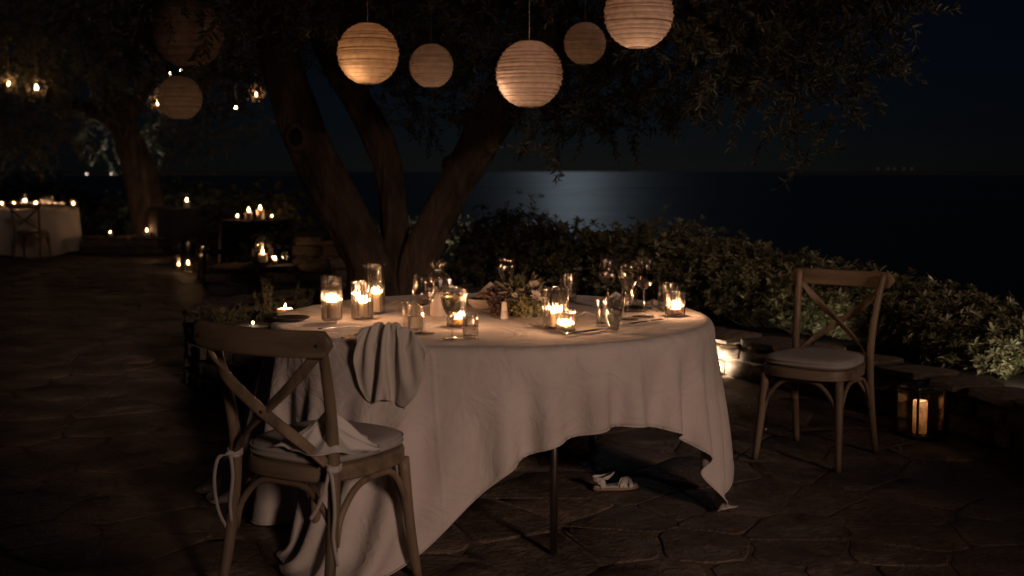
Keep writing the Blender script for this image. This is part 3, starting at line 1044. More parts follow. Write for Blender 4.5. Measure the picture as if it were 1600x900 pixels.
def shade_olive(base, label, box, n, seed):
    """an unseen olive added behind the camera; the terrace light comes through the gap between two of them"""
    root = empty('olive_tree', base, label=label, cat='tree')
    base = Vector(base)
    limb('trunk', [base, base + Vector((.1, .05, .6)), base + Vector((.2, .1, 1.3)), base + Vector((.15, 0, 2.4)), base + Vector((0, 0, 3.6))], [.34, .25, .22, .18, .1], root, seed, 16)
    rg = random.Random(seed)
    C = []
    (x0, x1), (y0, y1), (z0, z1) = box  # unseen leaves added in this box to block the warm light
    for _ in range(n):
        C.append((Vector((rg.uniform(x0, x1), rg.uniform(y0, y1), rg.uniform(z0, z1))), rg.uniform(.5, .8), 1.0))
    for k in range(7):
        c = C[k][0]
        limb('branch', [base + Vector((.15, .05, 1.2)), (base + Vector((.1, 0, 2.0))).lerp(c, .5), c], [.1, .06, .03], root, seed + k, 8)
    foliage(root, C, np.random.default_rng(seed), 44, leaf=(.13, .05), twig_len=(.25, .5), step=.045)
shade_olive((-1.8, -3.4, 0), 'unseen olive tree added behind the camera to the left, shading the left paving', ((-6.0, 1.95), (-4.2, -2.6), (.6, 6.0)), 240, 61)
shade_olive((6.4, -3.4, 0), 'unseen olive tree added behind the camera to the right, shading the right corner', ((5.9, 8.5), (-4.2, -2.6), (.6, 2.4)), 34, 62)

# ------------------------------------------------------------------ hedge shrubs: whorls of blunt leaves at the shoot tips
def shrub(name, label, c, rx, ry, h, rng, n_whorl, leaf=(.052, .019), mat='hedge', group=None, cat='shrub', tip=9, spike=.12):
    root = empty(name, c, label=label, cat=cat, group=group)
    v = rng.normal(size=(n_whorl, 3)); v /= np.linalg.norm(v, axis=1, keepdims=True)
    v[:, 2] = np.abs(v[:, 2]) * np.where(rng.random(n_whorl) < .25, -.35, 1)
    lump = 1 + .16 * np.sin(v[:, 0] * 5 + c[0] * 9) * np.sin(v[:, 1] * 6 + c[1] * 7) + rng.normal(0, .07, n_whorl)
    rad = lump * rng.uniform(.55, 1.0, n_whorl) ** .35
    P = v * rad[:, None] * np.array([rx, ry, h * .62]) + np.array([0, 0, h * .42])
    P[:, 2] += (rng.random(n_whorl) < .12) * rng.uniform(0, spike, n_whorl)
    P[:, 2] = np.maximum(P[:, 2], .05)
    ax = v * .8 + np.array([0, 0, .75]) + rng.normal(0, .25, v.shape)
    ax /= np.linalg.norm(ax, axis=1, keepdims=True)
    e1 = np.cross(ax, rng.normal(size=ax.shape)); e1 /= np.linalg.norm(e1, axis=1, keepdims=True)
    e2 = np.cross(ax, e1)
    LB, LD, LL, LN = [], [], [], []
    for k in range(tip):
        a = 2 * math.pi * k / tip * 1.0 + rng.uniform(0, .5, n_whorl)
        el = rng.uniform(.15, .75, n_whorl)
        d = (e1 * np.cos(a)[:, None] + e2 * np.sin(a)[:, None]) * np.cos(el)[:, None] + ax * np.sin(el)[:, None]
        LB.append(P - ax * rng.uniform(0, .035, (n_whorl, 1))); LD.append(d); LN.append(ax)
        LL.append(leaf[0] * rng.uniform(.6, 1.15, n_whorl))
    LB, LD, LL, LN = map(np.concatenate, (LB, LD, LL, LN))
    lv, lf = leaves(LB, LD, LL, LL * leaf[1] / leaf[0], .2, .1, rng, LN)
    f = link('foliage', mesh('foliage', lv, lf, M[mat], smooth=False), root)
    tag(f, kind='stuff')
    ns = max(14, n_whorl // 9)
    idx = rng.choice(n_whorl, ns, replace=False)
    E = P[idx]
    S = E * np.array([.15, .15, 0]) + np.array([0, 0, .0])
    sv, sf = twigs_mesh(S, (S + E) / 2 + rng.normal(0, .03, E.shape), E, .009, .003)
    st = link('stem', mesh('stem', sv, sf, M['twig']), root)
    tag(st, kind='stuff')
    return root

HEDGE = [  # px, top py, y, half width, label
    (640, 325, 11.4, .55, 'leafy shrub glowing between the middle and right olive trunks'),
    (560, 318, 11.6, .6, 'dark shrub seen between the left and middle olive trunks'),
    (480, 332, 12.2, .65, 'dim shrub left of the olive trunks behind the stone bench'),
    (730, 318, 10.6, .55, 'shrub in the hedge directly right of the right olive trunk'),
    (800, 308, 10.3, .50, 'hedge shrub with a tall sprig against the moonlit sea'),
    (880, 330, 10.0, .50, 'hedge shrub below the middle of the moonlit water'),
    (960, 336, 9.8, .50, 'hedge shrub behind the pair of stemmed glasses'),
    (1045, 326, 9.5, .48, 'hedge shrub topped by a sprig at the dark end of the glint'),
    (1130, 348, 9.1, .48, 'hedge shrub behind the right rim of the round table'),
    (1210, 372, 8.7, .46, 'hedge shrub with pale tips left of the empty right chair'),
    (1290, 388, 8.35, .45, 'hedge shrub with pale tips behind the right chair back'),
    (1365, 408, 8.0, .45, 'hedge shrub behind the top corner of the right chair'),
    (1440, 418, 7.6, .44, 'hedge shrub above the square glass lantern'),
    (1515, 440, 7.2, .44, 'hedge shrub with small lit leaves right of the lantern'),
    (1590, 475, 6.8, .44, 'last hedge shrub cut by the right edge of the picture'),
]
def build_hedge():
    rng = np.random.default_rng(77)
    for i, (px, py, yy, w, lab) in enumerate(HEDGE):
        p = at(px, py, y=yy)
        g = .15 if i > 3 else -.03
        h = p.z - g - .13
        shrub('hedge_shrub', lab, (p.x, p.y, g), w * 1.15, w * .95, h * .98, rng, 900 if i > 3 else 420, group='shrubs of the hedge')
        # a second, lower row fills the foot of the hedge
    # tall sprigs that break the skyline
build_hedge()

LEFT_BUSH = [
    (285, 292, 23.0, 1.0, 1.0, 'pale lit bush in the far background right of the left olive trunk'),
    (345, 305, 22.5, .7, .8, 'dim bush beside the pale one in the far background'),
    (15, 296, 23.5, 1.0, .8, 'dark bush behind the far left dining table'),
    (75, 292, 23.5, .8, .8, 'bush with upright sprigs behind the right end of the far left table'),
    (110, 302, 24.0, .7, .8, 'small bush just past the far left table'),
    (183, 318, 22.0, .45, .5, 'low bush lit by the white spotlight at the left olive'),
    (445, 310, 15.5, .7, .7, 'dim bush behind the candle table left of the big olive'),
    (395, 305, 17.0, .8, .7, 'dim bush behind the tall candles on the dark table'),
]
def build_left_bushes():
    rng = np.random.default_rng(78)
    for px, py, yy, rx, ry, lab in LEFT_BUSH:
        p = at(px, py, y=yy)
        shrub('bush', lab, (p.x, p.y, -.03), rx, ry, p.z + .03, rng, 300, leaf=(.11, .04), mat='bush', group='bushes in the left background', cat='bush', spike=.3)
build_left_bushes()
# ------------------------------------------------------------------ cloth: small-step position based drape on a grid
def cloth_sim(P, rest, invm, collide, steps=700, dt=1 / 240., damp=.99, bend=.05, shear=.25, grav=9.8):
    n, m = P.shape[:2]
    S = slice
    cons = []
    def add(a, b, k):
        L = np.linalg.norm(rest[b] - rest[a], axis=-1, keepdims=True)
        cons.append((a, b, L, k, invm[a][..., None], invm[b][..., None]))
    for o in (0, 1):
        ea = n - 1 - ((n - 1 - o) % 2)
        eb = m - 1 - ((m - 1 - o) % 2)
        add((S(o, ea, 2), S(None)), (S(o + 1, ea + 1, 2), S(None)), 1.)
        add((S(None), S(o, eb, 2)), (S(None), S(o + 1, eb + 1, 2)), 1.)
        add((S(o, ea, 2), S(0, m - 1)), (S(o + 1, ea + 1, 2), S(1, m)), shear)
        add((S(o, ea, 2), S(1, m)), (S(o + 1, ea + 1, 2), S(0, m - 1)), shear)
    for o in range(4):
        ia = np.arange(o, n - 2, 4)
        if len(ia): add((ia, S(None)), (ia + 2, S(None)), bend)
        ib = np.arange(o, m - 2, 4)
        if len(ib): add((S(None), ib), (S(None), ib + 2), bend)
    V = np.zeros_like(P)
    free = (invm > 0)[..., None]
    for it in range(steps):
        V[..., 2] -= grav * dt * free[..., 0]
        V *= damp
        Q = P + V * dt * free
        for a, b, L, k, wa, wb in cons:
            A = Q[a]; B = Q[b]; D = B - A
            l = np.sqrt((D * D).sum(-1, keepdims=True)) + 1e-9
            Cc = D * ((l - L) / l * k / (wa + wb + 1e-9))
            Q[a] = A + Cc * wa
            Q[b] = B - Cc * wb
        collide(Q, P)
        V = (Q - P) / dt
        P = Q
    return P

TABLE_C, TABLE_R, TOP = Vector((-.085, 4.855, 0)), .93, .763

def tablecloth_points():
    th = R(30)                         # one straight hem faces 30 degrees right of the camera
    e1 = np.array([math.sin(th), -math.cos(th)]); e2 = np.array([math.cos(th), math.sin(th)])
    A = np.linspace(-1.2, 1.205, 92); B = np.linspace(-1.60, 1.19, 106)
    AA, BB = np.meshgrid(A, B, indexing='ij')
    # the front left corner is cut rounder, so that it just reaches the floor
    f = np.clip(AA / 1.205, 0, 1) ** 2 * np.clip(-BB / 1.60, 0, 1) ** 2
    g = np.clip(-AA / 1.2, 0, 1) ** 2 * np.clip(-BB / 1.60, 0, 1) ** 2
    k = 1 - .185 * f - .25 * g - .045 * np.clip(AA / 1.205, 0, 1) ** 2 * np.clip(BB / 1.19, 0, 1) ** 2
    AA, BB = AA * k, BB * k
    P = np.zeros(AA.shape + (3,))
    P[..., 0] = AA * e1[0] + BB * e2[0]
    P[..., 1] = AA * e1[1] + BB * e2[1]
    rest = P.copy()
    rng = np.random.default_rng(5)
    r = np.hypot(P[..., 0], P[..., 1]); ph = np.arctan2(P[..., 0], -P[..., 1])
    P[..., 2] = TOP
    inv = np.where(r < TABLE_R * .95, 0., 1.)
    P[..., 2] -= np.maximum(r - TABLE_R, 0) * .35
    P[..., 2] += rng.normal(0, .0015, r.shape) * (inv > 0) + np.maximum(r - TABLE_R, 0) * .05 * np.sin(ph * 9 + 1.8 * np.sin(ph * 2 + .5)) * (.35 + .65 * np.abs(np.sin(ph * 1.0 - .5)))
    P[..., 2] += np.where(inv == 0, .0012 * np.sin(P[..., 0] * 9 + 2 * np.sin(P[..., 1] * 5)) * np.cos(P[..., 1] * 7), 0)
    def col(Q, Po):
        x, y, z = Q[..., 0], Q[..., 1], Q[..., 2]
        rr = np.hypot(x, y) + 1e-9
        up = (z < TOP) & (z > TOP - .03) & (rr < TABLE_R - .008)
        z[up] = TOP
        side = (rr < TABLE_R) & (z < TOP) & (z > TOP - .07) & ~up
        f_ = np.where(side, TABLE_R / rr, 1.)
        x *= f_; y *= f_
        fl = z < .008
        z[fl] = .008
        x[fl] = Po[..., 0][fl] * .92 + x[fl] * .08
        y[fl] = Po[..., 1][fl] * .92 + y[fl] * .08
    P = cloth_sim(P, rest, inv, col, steps=1100, bend=.075)
    # starched linen stands out a little from the table at its two long corners
    r = np.hypot(P[..., 0], P[..., 1]); ph = np.degrees(np.arctan2(P[..., 0], -P[..., 1]))
    drop = np.clip((TOP - P[..., 2]) / .75, 0, 1)
    win = np.exp(-((ph - 80) / 34) ** 2) * .075 + np.exp(-((ph + 92) / 32) ** 2) * .13
    k = 1 + win * drop ** 1.15 / np.maximum(r, .3)
    P[..., 0] *= k; P[..., 1] *= k
    return P

def cloth_object(name, P, mat, loc=(0, 0, 0), parent=None, thick=.0022, sub=1):
    o = MB().grid(P).build(name, M[mat], parent, loc)
    if sub:
        s = o.modifiers.new('smooth', 'SUBSURF'); s.levels = s.render_levels = sub
    if thick:
        t = o.modifiers.new('thickness', 'SOLIDIFY'); t.thickness = thick; t.offset = 0
    return o

def banquet_table(loc, label, group=None):
    root = empty('round_table', loc, 0, label, 'table', group)
    MB().lathe([(.0001, .728), (TABLE_R - .04, .722), (TABLE_R - .022, .727), (TABLE_R - .022, .742), (TABLE_R - .03, .748), (.0001, .748)], 64).build('tabletop', M['darkwood'], root)
    for x, y in ((.235, -.825), (.48, .74), (-.42, -.72), (-.235, .78)):
        MB().tube([(x, y, 0), (x, y, .728)], .014, 14).build('leg', M['steel'], root)
    for (x0, y0), (x1, y1) in (((.235, -.825), (-.42, -.72)), ((.48, .74), (-.235, .78))):
        MB().tube([(x0, y0, .62), (x1, y1, .62)], .010, 10).build('cross_bar', M['steel'], root)
    return root

table = banquet_table(TABLE_C, 'round folding table with steel legs under the white cloth')
CLOTH_P = tablecloth_points()
cl = cloth_object('tablecloth', CLOTH_P, 'tablelinen', TABLE_C)
edge = [CLOTH_P[i, 0] for i in range(CLOTH_P.shape[0])] + [CLOTH_P[-1, j] for j in range(1, CLOTH_P.shape[1])] + [CLOTH_P[i, -1] for i in range(CLOTH_P.shape[0] - 2, -1, -1)] + [CLOTH_P[0, j] for j in range(CLOTH_P.shape[1] - 2, -1, -1)]
MB().tube([tuple(p) for p in edge], .0030, 6).build('hem', M['tablelinen'], cl)
tag(cl, 'off-white cloth draped to the floor over the candlelit round table', 'tablecloth')

# ------------------------------------------------------------------ cross-back chair
def outline_pts(wf, wb, d, n=40, p=3.2):
    """rounded trapezoid seat outline, front at +y"""
    out = []
    for i in range(n):
        a = 2 * math.pi * i / n
        c, s = math.cos(a), math.sin(a)
        x = math.copysign(abs(c) ** (2 / p), c)
        y = math.copysign(abs(s) ** (2 / p), s)
        w = wb + (wf - wb) * (y + 1) / 2
        out.append((x * w / 2, y * d / 2))
    return out

def slab(mb, ring, zs):
    """stack of (scale, z) rings closed top and bottom"""
    n = len(ring)
    vs, fs = [], []
    for k, z in zs:
        for x, y in ring: vs.append((x * k, y * k, z))
    for s in range(len(zs) - 1):
        for i in range(n):
            j = (i + 1) % n
            fs.append((s * n + i, s * n + j, (s + 1) * n + j, (s + 1) * n + i))
    fs.append(tuple(range(n - 1, -1, -1)))
    fs.append(tuple((len(zs) - 1) * n + i for i in range(n)))
    return mb.add(vs, fs)

def make_chair(loc, rz, label, cushion=True, ties=False, group='cross-back wooden chairs'):
    root = empty('cross_back_chair', loc, rz, label, 'chair', group)
    seat = slab(MB(), outline_pts(.465, .40, .45, 44, 2.9), [(.97, .408), (1, .414), (1, .446), (.985, .455), (.94, .459)]).build('seat', M['woodh'], root, auto=40)
    for sx in (-1, 1):
        post = spline([(sx * .205, -.275, 0), (sx * .196, -.225, .22), (sx * .190, -.200, .44), (sx * .193, -.212, .60), (sx * .203, -.245, .75), (sx * .214, -.285, .872)], 6)
        MB().tube(post, lerp_list([.0155, .018, .019, .018, .017, .015], len(post)), 14).build('back_post', M['wood'], root)
        fl = spline([(sx * .205, .215, 0), (sx * .192, .186, .2), (sx * .182, .168, .412)], 5)
        MB().tube(fl, lerp_list([.0145, .018, .0205], len(fl)), 14).build('leg', M['wood'], root)
        # bentwood hoops under the seat, along each side
        hp = spline([(sx * .191, .180, .225), (sx * .192, .150, .31), (sx * .194, .090, .382), (sx * .20, 0, .398), (sx * .196, -.10, .382), (sx * .194, -.175, .31), (sx * .196, -.205, .225)], 6)
        MB().tube(hp, .0105, 10).build('side_hoop', M['wood'], root)
    for nm, y, w in (('front_hoop', .178, .184), ('back_hoop', -.205, .192)):
        hp = spline([(-w, y, .225), (-w + .025, y, .31), (-w * .5, y, .385), (0, y, .398), (w * .5, y, .385), (w - .025, y, .31), (w, y, .225)], 6)
        MB().tube(hp, .0105, 10).build(nm, M['woodh'], root)
    # the curved top rail
    n = 25
    rows = []
    for i in range(n):
        t = -1 + 2 * i / (n - 1)
        x = t * .262
        y = -.332 + .62 * x * x
        endt = max(0, (abs(t) - .86) / .14)
        h = .040 * math.sqrt(max(0.03, 1 - endt ** 2 * .97))
        zc = .842 + .004 * t * t
        th = .0115
        tan = Vector((1, 1.24 * x, 0)).normalized()
        nr = Vector((-tan.y, tan.x, 0))
        ring = []
        for k in range(16):
            a = 2 * math.pi * k / 16
            ca, sa = math.cos(a), math.sin(a)
            ring.append(Vector((x, y, zc)) + nr * math.copysign(abs(ca) ** .5, ca) * th + Vector((0, 0, math.copysign(abs(sa) ** .35, sa) * h)))
        rows.append([tuple(v) for v in ring])
    vs = [v for r_ in rows for v in r_]
    fs = []
    for i in range(n - 1):
        for k in range(16):
            fs.append((i * 16 + k, i * 16 + (k + 1) % 16, (i + 1) * 16 + (k + 1) % 16, (i + 1) * 16 + k))
    fs += [tuple(range(15, -1, -1)), tuple((n - 1) * 16 + k for k in range(16))]
    rail = MB().add(vs, fs).build('top_rail', M['woodh'], root)
    for sx in (-1, 1):
        bo = MB().lathe([(.0055, 0), (.005, .003), (.0005, .005)], 10).build('bolt_head', M['iron'], rail, (0, 0, 0))
        bo.location = (sx * .222, -.332 + .62 * .222 ** 2 - .0115, .842)
        bo.rotation_euler = (R(90), 0, 0)
    for q, sx in enumerate((-1, 1)):
        off = .0065 if q else -.0065
        pts = spline([(sx * .205, -.292 + off, .815), (sx * .12, -.300 + off, .725), (0, -.283 + off, .628), (-sx * .11, -.250 + off, .545), (-sx * .178, -.212 + off, .478)], 7)
        MB().tube(pts, 1.0, 10, flat=(.0175, .006), side=(sx * .8, 0, 1)).build('cross_slat', M['wood'], root)
    bo = MB().lathe([(.006, 0), (.0055, .003), (.0005, .0045)], 10).build('bolt', M['iron'], root, (0, -.297, .628))
    bo.rotation_euler = (R(90), 0, 0)
    if cushion:
        ring = outline_pts(.455, .385, .435, 44, 3.0)
        z0 = .4605
        pad = slab(MB(), ring, [(.93, z0), (.985, z0 + .006), (1.0, z0 + .014), (.992, z0 + .018), (1.0, z0 + .022), (.985, z0 + .032), (.94, z0 + .039), (.8, z0 + .044), (.5, z0 + .046), (.2, z0 + .0465)])
        cu = pad.build('seat_pad', M['cushion'], None)
        cu.name = 'seat_cushion'
        for zz in (.0135, .0295):
            MB().tube([(x * 1.001, y * 1.001, z0 + zz) for x, y in ring + ring[:1]], .0028, 6).build('piping', M['cushion'], cu)
        cu.location = root.location; cu.rotation_euler = root.rotation_euler
        cu['category'] = 'cushion'
        if ties:
            for sx in (-1, 1):
                c = Vector((sx * .191, -.202, .462))
                ringp = [c + Vector((math.cos(a) * .0225, math.sin(a) * .0225, .004 * math.sin(2 * a))) for a in np.linspace(0, 2 * math.pi, 15)]
                t = MB().tube(ringp, 1, 8, flat=(.006, .0022), side=(0, 0, 1)).tube([p + Vector((0, 0, .009)) for p in ringp], 1, 8, flat=(.005, .002), side=(0, 0, 1))
                k = c + Vector((sx * .004, -.026, .002))
                t.box(k, (.020, .012, .016), .3, .005)
                for sgn, ln in ((-1, .20 if sx > 0 else .19), (1, .27 if sx > 0 else .17)):
                    if sx < 0 and sgn < 0:
                        path = spline([k, k + Vector((-.03, -.014, -.015)), k + Vector((-.046, -.016, -.09)), k + Vector((-.035, -.012, -.18)), k + Vector((-.004, -.008, -.235))], 6)
                    elif sx < 0:
                        path = spline([k, k + Vector((.022, -.012, -.01)), k + Vector((.026, -.012, -.07)), k + Vector((.012, -.01, -.15)), k + Vector((.014, -.01, -.21))], 6)
                    elif sgn < 0:
                        path = spline([k, k + Vector((-.008, -.01, -.05)), k + Vector((-.032, -.014, -.11)), k + Vector((-.062, -.016, -.155))], 6)
                    else:
                        path = spline([k, k + Vector((.018, -.01, -.03)), k + Vector((.026, -.012, -.12)), k + Vector((.018, -.01, -.20)), k + Vector((.034, -.012, -.28))], 6)
                    t.tube(path, 1, 8, flat=(.0055, .0018), side=(1, .3, .2))
                t.build('tie_ribbon', M['ribbon'], cu)
        tag(cu, None, 'cushion')
        return root, cu
    return root, None

near_chair, near_cushion = make_chair((-.61, 3.69, 0), R(-29), 'weathered wooden cross-back chair with its back to us in front of the table', True, True)
near_chair.scale = (1.03, 1.03, 1.03); near_cushion.scale = near_chair.scale
near_cushion['label'] = 'grey seat cushion tied with ribbons to the near chair under a napkin'
right_chair, right_cushion = make_chair((1.455, 5.45, 0), R(143), 'wooden cross-back chair standing empty at the right, facing the table', True, False)
right_cushion['label'] = 'pale seat cushion on the empty chair at the right'
far_chair, _ = make_chair((at(53, 385, y=18.0).x, 17.95, 0), R(3), 'dark cross-back chair at the far left table, its back to us', False)

# ------------------------------------------------------------------ crumpled napkins
def napkin(name, label, loc, size, squeeze, seed, collide=None, n=30, steps=420, rz=0.0, lift=.05, cat='napkin', bend=.02, mat='napkin', noise=.02):
    rng = np.random.default_rng(seed)
    a = np.linspace(-size[0] / 2, size[0] / 2, n)
    b_ = np.linspace(-size[1] / 2, size[1] / 2, n)
    X, Y = np.meshgrid(a, b_, indexing='ij')
    rest = np.stack([X, Y, np.zeros_like(X)], -1)
    P = np.stack([X * squeeze[0], Y * squeeze[1], np.zeros_like(X)], -1)
    k = 6.28 / size[0]
    ph = rng.uniform(0, 6.28, 8)
    Z = lift * (.9 + .6 * np.sin(X * k * 1.6 + ph[0] + 1.2 * np.sin(Y * k * .9 + ph[1])) + .4 * np.sin(Y * k * 2.1 + ph[2] + np.sin(X * k + ph[3])) + .25 * np.sin((X + Y) * k * 3.1 + ph[4]))
    P[..., 2] = np.maximum(Z, 0) + .01
    P += rng.normal(0, noise * .1, P.shape)
    def floor(Q, Po):
        fl = Q[..., 2] < .003
        Q[..., 2][fl] = .003
        for c in (0, 1): Q[..., c][fl] = Po[..., c][fl] * .97 + Q[..., c][fl] * .03
    P = cloth_sim(P, rest, np.ones(X.shape), collide or floor, steps=steps, bend=bend, damp=.975, grav=4.0)
    o = cloth_object(name, P, mat, loc, None, .0018, 2)
    o.rotation_euler = (0, 0, rz)
    return tag(o, label, cat, 'linen napkins')

sz = .5235
def pinched_napkin(label, loc, size, h, seed, rz=0.0, off=(0.0, 0.0), cat='napkin', mat='napkin'):
    """thin napkin dropped in a heap: creases run out from where it was held"""
    rng = np.random.default_rng(seed)
    nr, na = 22, 84
    rho = np.linspace(0, 1, nr)[:, None] * np.ones((1, na))
    a = np.ones((nr, 1)) * np.linspace(0, 2 * math.pi, na, endpoint=False)[None]
    ph = rng.uniform(0, 6.28, 9)
    sq = 1 / np.maximum(np.abs(np.cos(a + ph[0])), np.abs(np.sin(a + ph[0]))) ** .6
    rad = size * sq * (1 + .16 * np.sin(3 * a + ph[1]) + .10 * np.sin(5 * a + ph[2]) + .05 * np.sin(11 * a + ph[8]))
    tw = a + .35 * rho * np.sin(2 * a + ph[3])
    ridge = lambda x: 1 - 2 * np.abs(np.sin(x / 2)) ** .8
    z = h * (1 - rho) ** 1.15 * (1 + .25 * np.sin(2 * a + ph[4]))
    am = h * .34 * rho ** .6 * (1.15 - rho * .75)
    z = z + am * (.6 * ridge(5 * a + ph[5] + 1.6 * rho) + .45 * ridge(8 * a + ph[6] - 2.5 * rho) + .25 * ridge(13 * a + ph[7] + 3 * rho) + .55)
    z = np.maximum(z, .0025 + .0015 * np.sin(9 * a))
    X = rho * rad * np.cos(tw) + off[0] * (1 - rho) ** 2
    Y = rho * rad * np.sin(tw) + off[1] * (1 - rho) ** 2
    P = np.stack([X, Y, z], -1)
    P = np.concatenate([P, P[:, :1]], 1)
    o = cloth_object('napkin', P, mat, loc, None, .0014, 1)
    o.rotation_euler = (0, 0, rz)
    return tag(o, label, cat, 'linen napkins')
pinched_napkin('white crumpled napkin left on the near chair cushion', at(517, 702, z=sz) + Vector((0, .03, 0)), .122, .095, 6, R(-20), (-.01, .0), mat='whitenapkin')

def edge_napkin():
    """napkin thrown over the front rim of the table: bunched on top, hanging in folds outside"""
    n, m = 40, 44
    rng = np.random.default_rng(8)
    v1 = np.linspace(-.13, .25, m)[None] * np.ones((n, 1))
    u1 = np.linspace(-1, 1, n)[:, None] * np.ones((1, m))
    half = np.interp(v1, [-.13, -.05, .03, .12, .20, .27], [.08, .17, .215, .195, .15, .085])
    U, V_ = u1 * half, v1
    rest = np.stack([U, V_, 0 * U], -1)
    # local frame: x across, y outward from the rim, z up from the table top
    X = U * np.interp(V_, [-.13, 0, .27], [.5, .55, .7]) + .022 * np.sin(V_ * 10 + .5) + .035 * np.clip(V_ - .08, 0, 1) * (1 + u1) * 1.5
    Yo = np.interp(V_, [-.13, -.02, .06, .27], [-.085, -.02, .035, .05])
    Z = np.interp(V_, [-.13, -.06, .0, .06, .27], [.012, .055, .085, .055, -.14]) - .045 * np.abs(u1) ** 2.5
    f = np.sin(u1 * 7.3 + 2.4 * np.sin(V_ * 12) + .8) * .6 + np.sin(u1 * 12.5 + 16 * V_ + 1) * .35
    f = f + .30 * (1 - 2 * np.abs(np.sin(u1 * 11 + 7 * V_ + .4))) + .18 * np.sin(u1 * 23 - 30 * V_)
    Z = Z + .018 * f * np.interp(V_, [-.13, .02, .1], [1, .9, .2])
    Yo = Yo + .020 * f * np.interp(V_, [-.05, .1], [.3, 1])
    P = np.stack([X, Yo, Z], -1) + rng.normal(0, .001, X.shape + (3,))
    inv = np.ones(X.shape)
    inv[3:-3:5, 12:17] = 0          # bunched ridge keeps its height
    def col(Q, Po):
        x, y, z = Q[..., 0], Q[..., 1], Q[..., 2]
        top = (y < -.004) & (z < .004) & (z > -.05)
        z[top] = .004
        for c in (0, 1): Q[..., c][top] = Po[..., c][top] * .9 + Q[..., c][top] * .1
        side = (y < .014) & (z < .0) & ~top
        y[side] = .014 + .25 * np.maximum(0, -z[side]) * .2
    P = cloth_sim(P, rest, inv, col, steps=90, bend=.18, damp=.95, grav=4.0)
    phi = R(-22) + P[..., 0] / TABLE_R
    rr = TABLE_R + P[..., 1] + .006
    W = np.stack([rr * np.sin(phi), -rr * np.cos(phi), TOP + .003 + P[..., 2]], -1)
    o = cloth_object('napkin', W, 'napkin', TABLE_C, None, .0014, 1)
    tag(o, 'white napkin thrown over the front rim of the table, hanging down', 'napkin', 'linen napkins')
edge_napkin()

zt = TOP + .0035
for lab, px, py, size, h, seed in (
    ('beige napkin crumpled on the cloth right of the tall lit glass', 914, 495, .085, .018, 12),
    ('napkin heaped behind the white wine glass', 962, 468, .06, .030, 13),
    ('napkin lying at the back rim behind the red wine glass', 1022, 476, .07, .020, 14),
    ('napkin at the back of the table between the wrapped jar and the tall vase', 627, 474, .09, .016, 15),
):
    pinched_napkin(lab, at(px, py, z=zt), size, h, seed)

# ------------------------------------------------------------------ child's sandal under the table
def sandal():
    p = at(962, 764, z=0.0)
    root = empty('sandal', (p.x, p.y, .002), R(8), 'white leather child sandal lying on the paving under the table', 'sandal')
    n = 40
    ring = []
    for i in range(n):
        a = 2 * math.pi * i / n
        x = .104 * math.cos(a)
        w = .030 + .009 * math.sin((x + .02) * 18) * (1 if x > -.06 else .6)
        y = math.copysign(abs(math.sin(a)) ** .75, math.sin(a)) * w + .008 * math.sin(x * 12)
        ring.append((x, y))
    slab(MB(), ring, [(.97, 0), (1.0, .003), (1.0, .010), (.97, .0125)]).build('sole', M['sole'], root, auto=50)
    slab(MB(), ring, [(.95, .0126), (.96, .016), (.90, .0175)]).build('insole', M['leather'], root)
    def strap(pts, w, th=.0018, nm='strap'):
        MB().tube(spline(pts, 6), 1, 10, flat=(w, th), side=(1, 0, .15)).build(nm, M['leather'], root)
    strap([(.015, -.036, .012), (.022, -.034, .03), (.040, -.010, .050), (.052, .018, .040), (.055, .034, .012)], .0085)
    strap([(.030, -.038, .012), (.036, -.034, .030), (.048, -.006, .047), (.046, .020, .040), (.040, .036, .012)], .007)
    strap([(.058, -.036, .012), (.060, -.032, .026), (.058, -.004, .042), (.042, .022, .040), (.025, .036, .012)], .008)
    strap([(.008, -.030, .020), (.024, -.012, .046), (.048, .002, .048), (.066, .018, .034)], .006)
    heel = spline([(-.060, -.028, .045), (-.088, -.022, .047), (-.103, 0, .048), (-.088, .022, .047), (-.060, .028, .045)], 6)
    MB().tube(heel, 1, 10, flat=(.0105, .0018), side=(0, 0, 1)).build('heel_strap', M['leather'], root)
    for sy in (-1, 1):
        MB().tube(spline([(-.060, sy * .030, .012), (-.064, sy * .031, .03), (-.064, sy * .029, .052)], 5), 1, 10, flat=(.012, .0018), side=(1, 0, 0)).build('heel_side', M['leather'], root)
    MB().tube(spline([(-.062, -.030, .050), (-.035, -.026, .060), (-.012, -.004, .068), (-.010, .014, .063), (-.035, .028, .052), (-.062, .029, .047)], 6), 1, 10, flat=(.0085, .0018), side=(.5, 0, 1)).build('ankle_strap', M['leather'], root)
    st = MB().lathe([(.0035, 0), (.003, .0015), (.0005, .0022)], 10).build('stud', M['iron'], root, (-.052, -.033, .048))
    st.rotation_euler = (R(90), 0, 0)
sandal()
# ------------------------------------------------------------------ candles
def point_light(name, parent, loc, power, color=(1.0, .50, .25), radius=.006):
    d = bpy.data.lights.new(name, 'POINT')
    d.energy = power
    d.color = color
    d.shadow_soft_size = radius
    o = bpy.data.objects.new(name, d)
    COL.objects.link(o)
    o.parent = parent
    o.location = loc
    return o

